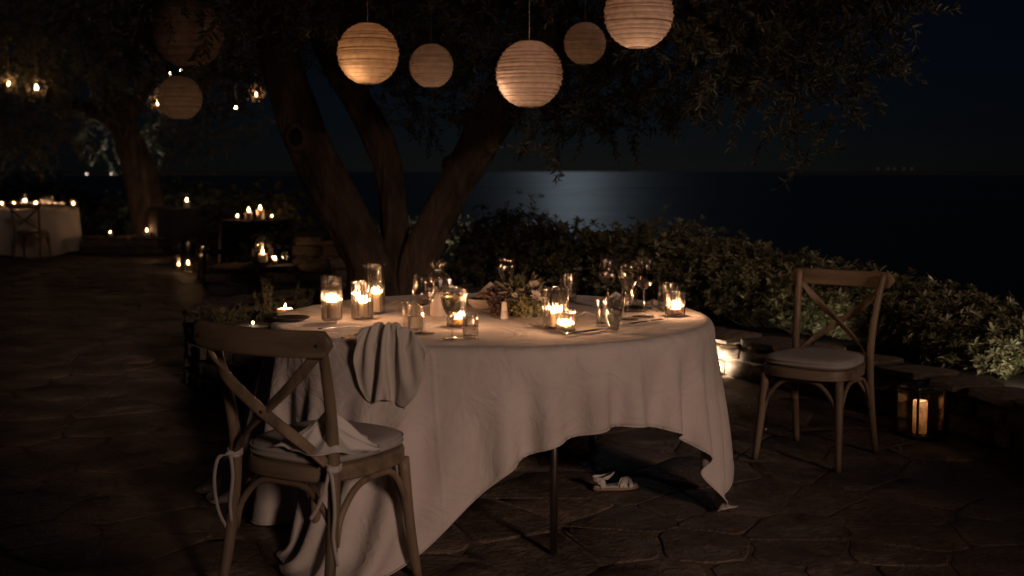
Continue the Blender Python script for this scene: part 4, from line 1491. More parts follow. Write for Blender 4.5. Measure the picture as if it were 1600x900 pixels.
def candle(loc, r, h, label, power=.8, flame_h=.030, group='lit candles', name='candle', mat='wax', fmat='flame', sink=.0):
    root = empty(name, loc, 0, label, 'candle', group)
    lip = min(.004, r * .2)
    MB().lathe([(.0001, 0), (r * .97, 0), (r, lip), (r, h - lip), (r * .96, h), (r * .82, h - lip * .5), (r * .6, h - lip * 1.3), (.0001, h - lip * 1.6)], 28).build('wax', M[mat], root)
    zb = h - lip * 1.6
    MB().tube([(0, 0, zb), (.0004, 0, zb + .006), (.0014, 0, zb + .010)], .0011, 6).build('wick', M['wick'], root)
    k = flame_h / .030 * (.66 + .40 * ((sum(map(ord, label)) * 37) % 100) / 100)
    prof = [(.0003, .004), (.0038, .007), (.0062, .012), (.0066, .017), (.0052, .024), (.0028, .031), (.0003, .038)]
    fl = MB().lathe([(a * k, zb + b_ * k) for a, b_ in prof], 14).build('flame', M[fmat], root)
    if power: point_light('flame_light', root, (0, 0, zb + .018 * k), power * 2.9)
    return root

def tumbler(loc, r, h, label, flute=0, amp=.002, mat='glass', rb=None, wall=.0022, base=.010, name='drinking_glass', cat='glass', group=None, liquid=None, level=.0, foot=None, belly=0.0):
    """a straight or bellied glass; foot=(radius, height) adds a short thick foot"""
    root = empty(name, loc, 0, label, cat, group)
    rb = rb or r
    seg = flute * 4 if flute else 40
    z0 = foot[1] if foot else 0.0
    def rad(t):
        return rb + (r - rb) * t + belly * math.sin(math.pi * min(1, t * .9 + .08))
    T = [0, .04, .12, .3, .5, .7, .88, .97, 1.0]
    outer = [(.0005, z0), (rad(0) * .86, z0)] + [(rad(t), z0 + .003 + (h - z0 - .003) * t) for t in T]
    inner = [(rad(t) - wall, z0 + base + (h - z0 - base) * t) for t in reversed(T)] + [(.0005, z0 + base * .9)]
    bd = MB().lathe(outer + inner, seg, flute, amp, frange=(z0 + .004, z0 + (h - z0) * .975)).build('body', M[mat], root)
    if mat == 'fluted':
        bd.data.materials.append(M['flute_in'])
        k0 = (len(outer) - 1) * seg
        bd.data.polygons.foreach_set('material_index', [1 if k >= k0 else 0 for k in range(len(bd.data.polygons))])
    if foot:
        MB().lathe([(.0005, 0), (foot[0], 0), (foot[0], .003), (foot[0] * .55, foot[1] * .45), (foot[0] * .5, foot[1] * .7), (rad(0) * .8, foot[1] - .0005), (.0005, foot[1] - .0005)], 32).build('foot', M['glass'], root)
    if liquid:
        zs = np.linspace(z0 + base + .0006, z0 + base + level, 6)
        pr = [(.0005, zs[0])] + [(rad((z - z0 - .003) / (h - z0 - .003)) - wall - .0004 - amp, z) for z in zs] + [(.0005, zs[-1])]
        MB().lathe(pr, 36).build('drink', M[liquid], root)
    return root

def stem_glass(loc, rim, bowl, h_total, bowl_h, foot_r, label, liquid=None, level=.4, kind='wine', group='stemmed glasses', rz=0.0):
    """wine, tulip or flute glass: bowl, stem and foot"""
    root = empty('wine_glass' if kind == 'wine' else 'champagne_glass', loc, rz, label, 'glass', group)
    zb = h_total - bowl_h
    if kind == 'wine':
        shape = [(.0, .07), (.05, .34), (.14, .66), (.28, .90), (.42, 1.0), (.58, .985), (.78, .90), (1.0, rim / bowl)]
    else:
        shape = [(.0, .08), (.06, .24), (.2, .50), (.38, .76), (.55, .92), (.72, 1.0), (.88, 1.0), (1.0, rim / bowl)]
    w = .0011
    outer = [(bowl * k, zb + bowl_h * t) for t, k in shape]
    inner = [(max(.0005, bowl * k - w), zb + bowl_h * t + (.004 if t == 0 else 0) + (.0025 if 0 < t < .1 else 0)) for t, k in reversed(shape)]
    MB().lathe([(.0005, zb)] + outer + inner + [(.0004, zb + .0042)], 40).build('bowl', M['glass'], root)
    MB().lathe([(.0005, .006), (.0052, .007), (.0038, .016), (.0034, zb * .5), (.0036, zb - .012), (bowl * .07, zb - .0006), (.0005, zb - .0006)], 18).build('stem', M['glass'], root)
    MB().lathe([(.0005, 0), (foot_r, 0), (foot_r, .0015), (foot_r * .6, .0032), (.008, .0058), (.0005, .0059)], 40).build('foot', M['glass'], root)
    if liquid:
        ts = np.linspace(.05, level, 8)
        xs, ks = [t for t, _ in shape], [k for _, k in shape]
        pr = [(.0005, zb + bowl_h * ts[0])] + [(bowl * np.interp(t, xs, ks) - w - .0006, zb + bowl_h * t) for t in ts] + [(.0005, zb + bowl_h * ts[-1])]
        MB().lathe(pr, 36).build('wine', M[liquid], root)
    return root

def px_m(px, p):
    """metres for a length in photograph pixels at point p"""
    return px * (p.y * math.cos(PITCH) + (CAM_H - p.z) * math.sin(PITCH)) / FOCAL_PX

T = lambda px, py: at(px, py, z=zt)

def hurricane(px, py, wpx, hpx, label, flutes, candle_spec, clabel, mat='fluted', foot=None):
    """glass cylinder with a candle in it; (px, py) is where its front foot edge shows"""
    p = T(px, py); r = px_m(wpx, p) / 2
    p.y += r
    r = px_m(wpx, p) / 2
    h = px_m(hpx, p) * 1.0
    tumbler(p, r, h, label, flutes, .0030 if flutes else 0, mat, name='candle_vase', cat='vase', group='glass candle vases', base=.008, wall=.0026, foot=foot)
    z0 = (foot[1] if foot else 0) + .0085
    cr, ch, pw = candle_spec
    candle((p.x + r * .05, p.y, p.z + z0), cr, ch, clabel, pw)
    return p, r

hurricane(516, 506, 33, 72, 'fluted glass candle vase at the far left of the table', 16, (.022, .068, .85), 'lit candle inside the far left fluted vase', foot=(.024, .010))
hurricane(564, 500, 35, 58, 'short fluted candle glass in front of the tall vase at left', 16, (.011, .060, .75), 'thin lit candle inside the short fluted glass at left')
hurricane(583, 492, 34, 77, 'tallest fluted candle vase in the left group', 16, (.021, .080, .85), 'lit candle inside the tallest left vase')
hurricane(713, 512, 33, 60, 'fluted candle vase behind the champagne glass left of centre', 16, (.020, .026, .9), 'bright candle in the fluted vase behind the champagne glass')
hurricane(869, 516, 41, 64, 'wide clear candle vase right of the flowers', 14, (.024, .055, .85), 'lit candle inside the wide vase right of the flowers')
hurricane(884, 520, 31, 34, 'small fluted votive glass in front of the wide vase', 16, (.022, .018, .95), 'tea light in the small votive before the wide vase')
hurricane(1046, 488, 33, 44, 'plain glass tumbler behind the right votive candle', 0, (.018, .02, 0.0), 'unlit tea light hidden in the right plain tumbler', mat='glass')
hurricane(1057, 495, 32, 37, 'votive glass glowing near the right rim of the table', 14, (.022, .022, .95), 'tea light in the votive near the right rim')

def glass_at(px, py, wpx, hpx, label, **kw):
    p = T(px, py); r = px_m(wpx, p) / 2
    p.y += r
    return tumbler(p, r, px_m(hpx, p), label, **kw)

glass_at(735, 530, 25, 36, 'small fluted votive glass half full of wax beside the champagne glass', flute=16, amp=.001, mat='fluted', liquid='water', level=.035, group='tumblers')
glass_at(648, 521, 25, 48, 'ribbed water tumbler behind the thrown napkin', flute=16, amp=.001, mat='fluted', group='tumblers', liquid='water', level=.05)
glass_at(634, 512, 14, 40, 'narrow shot glass left of the ribbed tumbler', group='tumblers', rb=.013)
glass_at(888, 471, 28, 42, 'dark whisky tumbler at the back of the table', group='tumblers', liquid='water', level=.03)
glass_at(940, 511, 17, 45, 'slim water glass left of the stemless wine glass', group='tumblers', liquid='water', level=.06)
glass_at(961, 522, 33, 57, 'big stemless wine glass at the front right', group='tumblers', belly=.006, rb=.016, liquid='water', level=.075)
glass_at(984, 482, 26, 34, 'low tumbler behind the tulip glass', group='tumblers')

def stem_at(px, py_foot, py_top, rim_px, bowl_px, bowl_hpx, foot_px, label, **kw):
    p = T(px, py_foot)
    fr = px_m(foot_px, p) / 2
    p.y += fr * .6
    return stem_glass(p, px_m(rim_px, p) / 2, px_m(bowl_px, p) / 2, px_m(py_foot - py_top, p), px_m(bowl_hpx, p), fr, label, **kw)

stem_at(662, 522, 431, 31, 36, 50, 34, 'wine glass with a little white wine behind the thrown napkin', liquid='white_wine', level=.28)
stem_at(706, 531, 454, 34, 36, 48, 34, 'champagne glass with pale drink left of centre', liquid='white_wine', level=.82, kind='tulip')
stem_at(791, 486, 403, 27, 29, 44, 28, 'stemmed glass rising behind the flowers', liquid='white_wine', level=.55, kind='tulip')
stem_at(950, 482, 401, 24, 30, 47, 28, 'white wine glass, leftmost of the three at the right', liquid='white_wine', level=.34)
stem_at(982, 500, 412, 31, 33, 50, 34, 'tulip champagne glass in the middle of the three at the right', liquid='white_wine', level=.80, kind='tulip')
stem_at(1007, 496, 406, 27, 32, 48, 36, 'red wine glass, rightmost of the three', liquid='red_wine', level=.50)

# cellophane-wrapped favour: a white jar in a gathered transparent bag
def favour():
    p = T(684, 496); p.y += .045
    s = px_m(84, p) / .20
    root = empty('gift_jar', p, 0, 'white jar wrapped in gathered cellophane left of centre', 'gift')
    MB().lathe([(.0005, 0), (.034, 0), (.036, .006), (.033, .085), (.028, .098), (.0005, .10)], 32).build('jar', M['ceramic'], root)
    rg = random.Random(6)
    prof = [(.042, .001), (.046, .03), (.047, .08), (.052, .115), (.046, .14), (.030, .158), (.013, .170), (.010, .174), (.018, .184), (.026, .197), (.024, .204)]
    seg = 44
    vs = []
    for k, (r_, z) in enumerate(prof):
        for i in range(seg):
            a = 2 * math.pi * i / seg
            w = 1 + (.05 + .16 * (z / .2) ** 2) * (.6 * math.sin(7 * a + k * .5) + .5 * math.sin(11 * a - k * .9 + 1) + .3 * math.sin(17 * a + k * 1.7))
            vs.append((r_ * w * math.cos(a) * s, r_ * w * math.sin(a) * s, (z + (.006 * math.sin(5 * a + 2) if k > 7 else 0)) * s))
    fs = [(k * seg + i, k * seg + (i + 1) % seg, (k + 1) * seg + (i + 1) % seg, (k + 1) * seg + i) for k in range(len(prof) - 1) for i in range(seg)]
    MB().add(vs, fs).build('cellophane_bag', M['cello'], root, smooth=False)
    MB().tube([(.0115 * s * math.cos(a), .0115 * s * math.sin(a), .172 * s) for a in np.linspace(0, 6.3, 16)], .0018, 6).build('bow_ribbon', M['ribbon'], root)
favour()

def salt():
    p = T(788, 499); p.y += .012
    root = empty('salt_shaker', p, 0, 'small white tapered salt shaker before the flowers', 'shaker')
    MB().lathe([(.0005, 0), (.0150, 0), (.0158, .003), (.0135, .034)], 24).build('body', M['ceramic'], root)
    MB().lathe([(.0135, .0345), (.0128, .038), (.0105, .068), (.008, .072), (.0005, .073)], 24).build('cap', M['ceramic'], root)
salt()

def side_bowl():
    p = T(755, 484); p.y += .075
    root = empty('serving_bowl', p, 0, 'white bowl of leftovers left of the flowers', 'bowl')
    MB().lathe([(.0005, 0), (.045, 0), (.050, .004), (.068, .022), (.075, .044), (.073, .044), (.064, .022), (.045, .008), (.0005, .007)], 44).build('bowl_body', M['ceramic'], root)
    rg = random.Random(8)
    for k in range(6):
        a = rg.uniform(0, 6.28)
        q = MB().box((0, 0, 0), (rg.uniform(.025, .05), rg.uniform(.02, .04), rg.uniform(.008, .015)), rg.uniform(0, 3), .004).build('bread_piece', M['sole'], root, (.028 * math.cos(a), .028 * math.sin(a), .040 + .006 * k * .5))
        q.rotation_euler = (rg.uniform(-.5, .5), rg.uniform(-.5, .5), 0)
side_bowl()
pinched_napkin('crumpled paper napkin lying on the white bowl', T(766, 478) + Vector((0, .08, .046)), .045, .045, 19)

# ------------------------------------------------------------------ flower arrangement
def flowers():
    p = T(815, 496); p.y += .09
    rng = np.random.default_rng(15)
    root = empty('flower_arrangement', p, 0, 'low arrangement of white daisies and green blooms in the table middle', 'flowers')
    MB().lathe([(.0005, 0), (.045, 0), (.055, .008), (.060, .045), (.056, .048), (.0005, .04)], 30).build('dish', M['darkplate'], root)
    def bloom(name, c, r, n, leaf, mat):
        v = rng.normal(size=(n, 3)); v /= np.linalg.norm(v, axis=1, keepdims=True)
        base = np.array(c) + v * r * rng.uniform(.55, 1, (n, 1))
        lv, lf = leaves(base, v + rng.normal(0, .7, (n, 3)), leaf[0] * rng.uniform(.7, 1.2, n), leaf[1], .3, .1, rng)
        o = link(name, mesh(name, lv, lf, M[mat], smooth=False), root)
        tag(o, kind='stuff')
    bloom('green_bloom', (.005, -.06, .034), .040, 420, (.018, .013), 'hydrangea')
    bloom('green_bloom', (.060, -.04, .034), .032, 300, (.018, .013), 'hydrangea')
    bloom('green_bloom', (-.015, -.02, .062), .030, 260, (.016, .011), 'hydrangea')
    bloom('purple_bloom', (-.085, -.015, .05), .045, 300, (.028, .014), 'purple')
    bloom('purple_bloom', (-.105, .02, .085), .030, 200, (.026, .014), 'purple')
    bloom('purple_bloom', (.0, .01, .095), .030, 160, (.024, .012), 'purple')
    bloom('leaf_sprig', (.02, .01, .06), .085, 260, (.05, .014), 'hedge')
    bloom('leaf_sprig', (-.03, .02, .05), .085, 200, (.05, .014), 'hedge')
    for c, r, tilt in (((.052, -.05, .128), .026, .5), ((.055, -.065, .088), .026, .8), ((-.03, -.05, .085), .016, .7), ((.085, -.04, .062), .022, .9), ((.0, -.03, .105), .014, .5)):
        n = 13
        a = np.arange(n) * 2 * math.pi / n + rng.uniform(0, .2, n)
        ax = np.array([rng.uniform(-.3, .3), -math.sin(tilt), math.cos(tilt)]); ax /= np.linalg.norm(ax)
        e1 = np.cross(ax, [1, .2, 0]); e1 /= np.linalg.norm(e1); e2 = np.cross(ax, e1)
        d = np.cos(a)[:, None] * e1 + np.sin(a)[:, None] * e2 + ax * .55
        lv, lf = leaves(np.tile(c, (n, 1)) + d * r * .12, d, r * rng.uniform(.9, 1.1, n), r * .45, .3, .15, rng, np.tile(ax, (n, 1)))
        fl = link('daisy', mesh('daisy', lv, lf, M['petal'], smooth=False), root)
        MB().lathe([(.0005, -.003), (r * .2, 0), (r * .14, .004), (.0005, .005)], 12).build('flower_eye', M['hydrangea'], fl, tuple(np.array(c) + ax * r * .15))
flowers()

# ------------------------------------------------------------------ cutlery and plates
def cutlery(kind, a, b, label):
    A, B = T(*a), T(*b)
    d = B - A; L = d.length
    root = empty(kind, A + Vector((0, 0, .002)), math.atan2(d.y, d.x), label, 'cutlery', 'steel cutlery')
    MB().tube([(0, 0, .003), (L * .1, 0, .004), (L * .45, 0, .004), (L * .55, 0, .004)], [1, 1.2, .9, .6], 10, flat=(.0055, .002), side=(0, 1, 0)).build('handle', M['silver'], root)
    if kind == 'knife':
        MB().tube([(L * .55, 0, .004), (L * .65, .001, .004), (L * .9, .001, .004), (L, 0, .004)], [.6, 1.5, 1.6, .3], 10, flat=(.0055, .0008), side=(0, 1, 0)).build('blade', M['silver'], root)
    else:
        MB().tube([(L * .55, 0, .004), (L * .7, 0, .006), (L * .76, 0, .004)], [.6, 1.6, 1.9], 10, flat=(.0055, .001), side=(0, 1, 0)).build('fork_root', M['silver'], root)
        for k in range(4):
            y = (k - 1.5) * .0055
            MB().tube([(L * .75, y, .004), (L * .9, y, .003), (L, y, .006)], [1.2, 1.1, .4], 6, flat=(.0011, .0009), side=(0, 1, 0)).build('tine', M['silver'], root)
cutlery('knife', (880, 525), (938, 516), 'steel knife lying in front of the small votive')
cutlery('fork', (906, 522), (958, 515), 'steel fork beside the stemless wine glass')
cutlery('knife', (497, 516), (566, 513), 'steel knife on the left side of the table')
cutlery('fork', (535, 530), (566, 524), 'fork handle at the front left rim of the table')
cutlery('knife', (982, 508), (1040, 500), 'steel knife right of the stemless wine glass')

def dark_plate(px, py, r, label):
    p = T(px, py)
    root = empty('dessert_plate', p, 0, label, 'plate', 'dark dessert plates')
    MB().lathe([(.0005, 0), (r * .6, 0), (r * .95, .010), (r, .014), (r * .98, .0155), (r * .62, .005), (.0005, .005)], 48).build('plate', M['darkplate'], root)
dark_plate(455, 501, .075, 'dark dessert plate at the left rim of the table')
dark_plate(992, 486, .075, 'dark dessert plate under the wine glasses at the right')

# ------------------------------------------------------------------ candle on the planter
def T2(px, py, z): return at(px, py, z=z)
pc = at(446, 494, y=6.72)
candle((pc.x, pc.y, PLANTER_H + .004), .047, .105, 'thick pillar candle burning on the planter rim behind the near chair', .6, .030)
# ------------------------------------------------------------------ paper lanterns
RIB = MB().tube([(math.cos(a), math.sin(a), 0) for a in np.linspace(0, 2 * math.pi, 41)], .006, 4, cap=False).me('rib_wire', M['ribwire'])
def paper_lantern(px, py, dpx, y, label, power, bulb=(0, 0, -.05), cord_to=None, seed=0, tilt=0.0, color=(1.0, .63, .42)):
    c = at(px, py, y=y)
    r = px_m(dpx, c) / 2
    root = empty('paper_lantern', c, 0, label, 'lantern', 'round paper lanterns in the tree')
    rg = random.Random(seed)
    # wire hoops at uneven spacing, the paper sagging inward between them
    n_b = 17 if dpx > 80 else 15
    hs = sorted([-1 + 2 * (k + rg.uniform(-.44, .44)) / n_b for k in range(1, n_b)])
    hs = [-.955] + [h for h in hs if abs(h) < .93] + [.955]
    vs, seg, lines = [], 56, []
    prof = []
    for k, h in enumerate(hs):
        prof.append((h, 1.0, k))
        if k < len(hs) - 1:
            for q, sg in ((.08, .992), (.35, .962), (.65, .962), (.92, .992)): prof.append((h + (hs[k + 1] - h) * q, sg, k))
    tl = [(rg.uniform(-1, 1), rg.uniform(0, 6.28)) for _ in hs]
    for h, sag, k in prof:
        for i in range(seg):
            a = 2 * math.pi * i / seg
            t_, p_ = tl[k]
            hh = h + .020 * t_ * math.sin(a + p_) * (1 - h * h)
            hh = max(-.985, min(.985, hh))
            rr = math.sqrt(1 - hh * hh) * sag * (1 + .005 * math.sin(5 * a + k * 2.1))
            vs.append((r * rr * math.cos(a), r * rr * math.sin(a), r * hh * .985))
    fs = [(k * seg + i, k * seg + (i + 1) % seg, (k + 1) * seg + (i + 1) % seg, (k + 1) * seg + i) for k in range(len(prof) - 1) for i in range(seg)]
    sh = MB().add(vs, fs).build('paper_shade', M['paper'], root)
    for k, h in enumerate(hs[1:-1]):
        w_ = link('rib_wire', RIB, sh, (0, 0, r * h * .985))
        rr = r * math.sqrt(1 - h * h) * 1.003
        w_.scale = (rr, rr, r)
        t_, p_ = tl[k + 1]
        w_.rotation_euler = (.020 * t_ * math.cos(p_), -.020 * t_ * math.sin(p_), 0)
    for z, nm in ((-.955, 'bottom_hoop'), (.955, 'top_hoop')):
        rr = r * math.sqrt(1 - z * z) * 1.01
        MB().tube([(rr * math.cos(a), rr * math.sin(a), r * z * .985) for a in np.linspace(0, 2 * math.pi, 29)], .0022, 6).build(nm, M['wire'], root)
    top = (cord_to or 3.4) - c.z
    MB().tube([(0, 0, r * .93), (0, 0, top)], .0022, 6).build('cord', M['ribbon' if seed == 4 else 'wire'], root)
    MB().tube([(-r * .27, 0, r * .95), (0, 0, r * .99), (r * .27, 0, r * .95)], .002, 6).build('hanger', M['wire'], root)
    if power:
        b_ = Vector(bulb) * (r / .2)
        MB().lathe([(.0005, -.014), (.007, -.011), (.0095, 0), (.007, .010), (.004, .016), (.0005, .017)], 14).build('bulb', M['lbulb'], root, b_)
        point_light('lantern_light', root, b_, power, color, .03)
    return root
M['lbulb'] = emit_mat('lantern_bulb', (1.0, .62, .30), 2.0)
PL = [
    (575, 84, 98, 6.9, 'glowing paper lantern left of centre, lit from its lower side', .50, (-.05, -.08, -.10), 3),
    (827, 116, 107, 6.8, 'largest hanging paper lantern in the middle, in front of the right trunk', .50, (-.11, -.05, -.08), 4),
    (998, 22, 110, 6.2, 'big paper lantern cut by the top edge right of centre', .32, (0, -.02, -.12), 5),
    (674, 103, 70, 7.3, 'small dim paper lantern between the two brighter ones', .07, (0, 0, -.08), 6),
    (914, 68, 67, 6.9, 'small dark paper lantern between the middle and right big ones', .012, (0, 0, -.05), 7),
    (295, 52, 110, 7.6, 'large unlit paper lantern at the upper left behind an olive sprig', .0, (0, 0, 0), 8),
    (281, 153, 70, 7.9, 'small brown paper lantern below the large unlit one', .012, (0, 0, -.03), 9),
]
for px, py, d, y, lab, pw, bp, sd in PL:
    paper_lantern(px, py, d, y, lab, pw, bp, seed=sd, color=(1.0, .50, .20) if sd == 3 else (1.0, .57, .34))
# the olive sprig that hangs in front of the unlit lantern
def lantern_sprig():
    a, b_ = at(345, -30, y=7.2), at(300, 110, y=7.2)
    root = empty('olive_sprig', a, label='hanging olive sprig silhouetted on the large unlit lantern', cat='sprig')
    P = spline([Vector((0, 0, 0)), at(345, 25, y=7.2) - a, at(322, 60, y=7.2) - a, b_ - a], 6)
    MB().tube(P, lerp_list([.004, .002], len(P)), 6).build('stem', M['twig'], root)
    rng = np.random.default_rng(2)
    B = np.array([tuple(P[k]) for k in range(4, len(P)) for _ in (0, 1)])
    D = np.array([((-1) ** q * .8 - .2, -.2, -.55) for k in range(4, len(P)) for q in (0, 1)]) + rng.normal(0, .2, (len(B), 3))
    lv, lf = leaves(B, D, .085 * rng.uniform(.8, 1.1, len(B)), .022, .1, .05, rng, np.tile([[0, -1, .1]], (len(B), 1)))
    o = link('leaf', mesh('leaf', lv, lf, M['olive'], smooth=False), root)
    tag(o, kind='stuff')
lantern_sprig()

# ------------------------------------------------------------------ square glass lantern on the paving
def box_lantern():
    p = at(1447, 688, z=0)
    p.y += .1
    root = empty('glass_lantern', (p.x, p.y, .004), R(20), 'square black-framed glass lantern on the paving by the low wall', 'lantern')
    w, h = .165, .25
    for sx in (-1, 1):
        for sy in (-1, 1):
            MB().box((sx * w / 2, sy * w / 2, h / 2), (.010, .010, h), 0, .001).build('corner_post', M['iron'], root, smooth=False)
    MB().box((0, 0, .006), (w + .012, w + .012, .012), 0, .002).build('base', M['iron'], root, smooth=False)
    for z in (h - .004,):
        for k in range(4):
            c, s = (1, 0) if k % 2 == 0 else (0, 1)
            sg = 1 if k < 2 else -1
            MB().box((s * sg * w / 2, c * sg * w / 2, z), ((w - .0102) if c else .0098, (w - .0102) if s else .0098, .010), 0, .001).build('top_bar', M['iron'], root, smooth=False)
    MB().box((0, 0, h + .0065), (w * .62, w * .62, .010), 0, .002).build('lid', M['iron'], root, smooth=False)
    for k in range(4):
        a = k * math.pi / 2
        pane = MB().box((0, 0, 0), (w - .012, .003, h - .024), 0).build('pane', M['pane'], root, (math.sin(a) * w / 2, -math.cos(a) * w / 2, h / 2 + .003), smooth=False)
        pane.rotation_euler = (0, 0, a)
    MB().tube([(-.03, 0, h + .011), (-.03, 0, h + .03), (.03, 0, h + .03), (.03, 0, h + .011)], .003, 6).build('handle', M['iron'], root)
    c = Vector((p.x, p.y, .018))
    led = empty('led_candle', c, 0, 'amber glowing pillar candle inside the square lantern', 'candle', 'lit candles')
    MB().lathe([(.036, 0), (.037, .003), (.037, .165), (.035, .170), (.033, .168), (.0335, .160), (.0335, .004), (.0005, .004)], 32).build('wax_shell', M['ledwax'], led)
    MB().lathe([(.0335, .138), (.018, .132), (.0005, .130)], 24).build('wax_pool', M['ledwax'], led)
    MB().lathe([(.0003, .134), (.004, .139), (.0048, .146), (.003, .156), (.0003, .166)], 12).build('flame', M['lbulb2'], led)
    point_light('flame_light', led, (0, 0, .148), .20, (1.0, .66, .38), .006)
    point_light('glow_light', led, (0, 0, .108), .055, (1.0, .64, .36), .006)
M['lbulb2'] = emit_mat('led_flame', (1.0, .60, .28), 6.0)
box_lantern()

# ------------------------------------------------------------------ garden spotlights
def spotlight(loc, aim, label, power, angle, color=(1.0, .80, .60), size=1.0):
    d = (Vector(aim) - Vector(loc)).normalized()
    root = empty('garden_spotlight', loc, 0, label, 'spotlight', 'garden spotlights')
    m = rot_between(d)
    body = MB().lathe([(.0005, -.08), (.024, -.078), (.028, -.03), (.031, .02), (.031, .03), (.026, .03), (.026, .016), (.0005, .016)], 20)
    body.v = [tuple(m @ Vector(v) * size + Vector((0, 0, .09 * size))) for v in body.v]
    body.build('lamp_head', M['iron'], root)
    lens = MB().lathe([(.0005, .0172), (.0255, .0172)], 20)
    lens.v = [tuple(m @ Vector(v) * size + Vector((0, 0, .09 * size))) for v in lens.v]
    lens.build('lens', M['coolbulb'], root)
    MB().tube([(0, 0, -.06), (0, 0, .075 * size)], .008 * size, 8).build('spike', M['iron'], root)
    L = bpy.data.lights.new('spot_beam', 'SPOT')
    L.energy = power; L.color = color; L.spot_size = R(angle); L.spot_blend = .7; L.shadow_soft_size = .02
    o = bpy.data.objects.new('spot_beam', L)
    COL.objects.link(o)
    o.parent = root
    o.location = Vector((0, 0, .09 * size)) + d * .035 * size
    o.rotation_euler = d.to_track_quat('-Z', 'Y').to_euler()
    return root
sp = at(1098, 590, z=0.0)
spotlight((sp.x, sp.y, 0), (sp.x + .55, sp.y + .28, .13), 'small spotlight washing the low wall beside the tablecloth', 14.0, 120, (1.0, .78, .56))
spotlight((at(650, 400, y=10.2).x, 10.25, .15), (at(648, 345, y=11.4).x, 11.1, .95), 'hidden spotlight lighting the shrub between the olive trunks', 40.0, 80, (1.0, .88, .72))
q = at(188, 346, y=21.0)
spotlight((q.x, q.y, q.z - .14), (q.x + .15, 21.0, 3.0), 'white spotlight at the foot of the left olive tree', 160.0, 80, (1.0, .86, .68), 1.8)
q = at(1590, 640, y=6.4)
spotlight((2.78, 5.95, .17), (2.95, 7.0, .55), 'spotlight hidden at the right end of the hedge', 8.0, 110, (1.0, .86, .62))
spotlight((1.92, 7.35, .17), (2.2, 8.4, .65), 'spotlight hidden in the bed behind the right chair', 8.0, 110, (1.0, .86, .62))

spotlight((at(275, 330, y=20.7).x, 20.7, .0), (at(280, 300, y=23).x, 22.4, 1.0), 'spotlight lighting the pale bush right of the left olive', 22.0, 90, (1.0, .88, .70))
# ------------------------------------------------------------------ things at the back left
def far_cloth(label, c, r, top, mat, drop, seed):
    rg = random.Random(seed)
    n, seg = 14, 96
    rows = [[(r * k * math.cos(2 * math.pi * i / seg), r * k * math.sin(2 * math.pi * i / seg), top) for i in range(seg)] for k in (.001, .5, .97)]
    for k in range(n + 1):
        t = k / n
        row = []
        for i in range(seg):
            a = 2 * math.pi * i / seg
            f = math.sin(9 * a + 1.5 * math.sin(3 * a + seed)) * .6 + math.sin(15 * a + 2) * .3
            rr = r * (1.0 + .05 * t) + .06 * t * f
            row.append((rr * math.cos(a), rr * math.sin(a), top - .004 - t * drop * (1 - .04 * math.sin(4 * a + seed))))
        rows.append(row)
    vs = [v for r_ in rows for v in r_]
    fs = [(k * seg + i, k * seg + (i + 1) % seg, (k + 1) * seg + (i + 1) % seg, (k + 1) * seg + i) for k in range(len(rows) - 1) for i in range(seg)]
    o = MB().add(vs, fs).build('tablecloth', M[mat], None, c)
    tag(o, label, 'tablecloth')

def far_table(label, c, r):
    root = empty('dining_table', c, 0, label, 'table')
    MB().lathe([(.0005, .72), (r - .02, .72), (r - .02, .755), (.0005, .755)], 40).build('tabletop', M['darkwood'], root)
    for k in range(4):
        a = k * math.pi / 2 + .6
        MB().tube([(r * .7 * math.cos(a), r * .7 * math.sin(a), 0), (r * .7 * math.cos(a), r * .7 * math.sin(a), .72)], .02, 10).build('leg', M['darkwood'], root)

c1 = at(30, 325, y=19.3); c1 = Vector((c1.x, 19.3, 0))
far_table('round table hidden under a white cloth at the far left', c1, .93)
far_cloth('white cloth reaching the ground on the far left table', c1, .93, .765, 'cloth', .74, 2)
c2 = at(290, 325, y=19.6); c2 = Vector((c2.x, 19.6, 0))
far_table('round table under a dark cloth before the pale bush', c2, .6)
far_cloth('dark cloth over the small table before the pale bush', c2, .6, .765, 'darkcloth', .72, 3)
c3 = at(400, 345, y=14.6); c3 = Vector((c3.x, 14.6, 0))
far_table('small candle table under a dark cloth left of the big olive', c3, .44)
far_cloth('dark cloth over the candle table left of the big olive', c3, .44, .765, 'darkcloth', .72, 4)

def far_candle(px, py_base, y, z, r, h, label, power, vase=None, vlabel=None, fh=.05):
    x = at(px, py_base, y=y).x
    candle((x, y, z), r, h, label, power * .28, fh, fmat='flame_far')
    if vase:
        tumbler((x, y, z - .0005 - (.012 if vase[2] else 0)), vase[0], vase[1], vlabel, vase[3], .002 if vase[3] else 0, 'fluted' if vase[3] else 'glass', name='candle_vase', cat='vase', group='glass candle vases', wall=.003, base=.0004 + (.011 if vase[2] else 0))

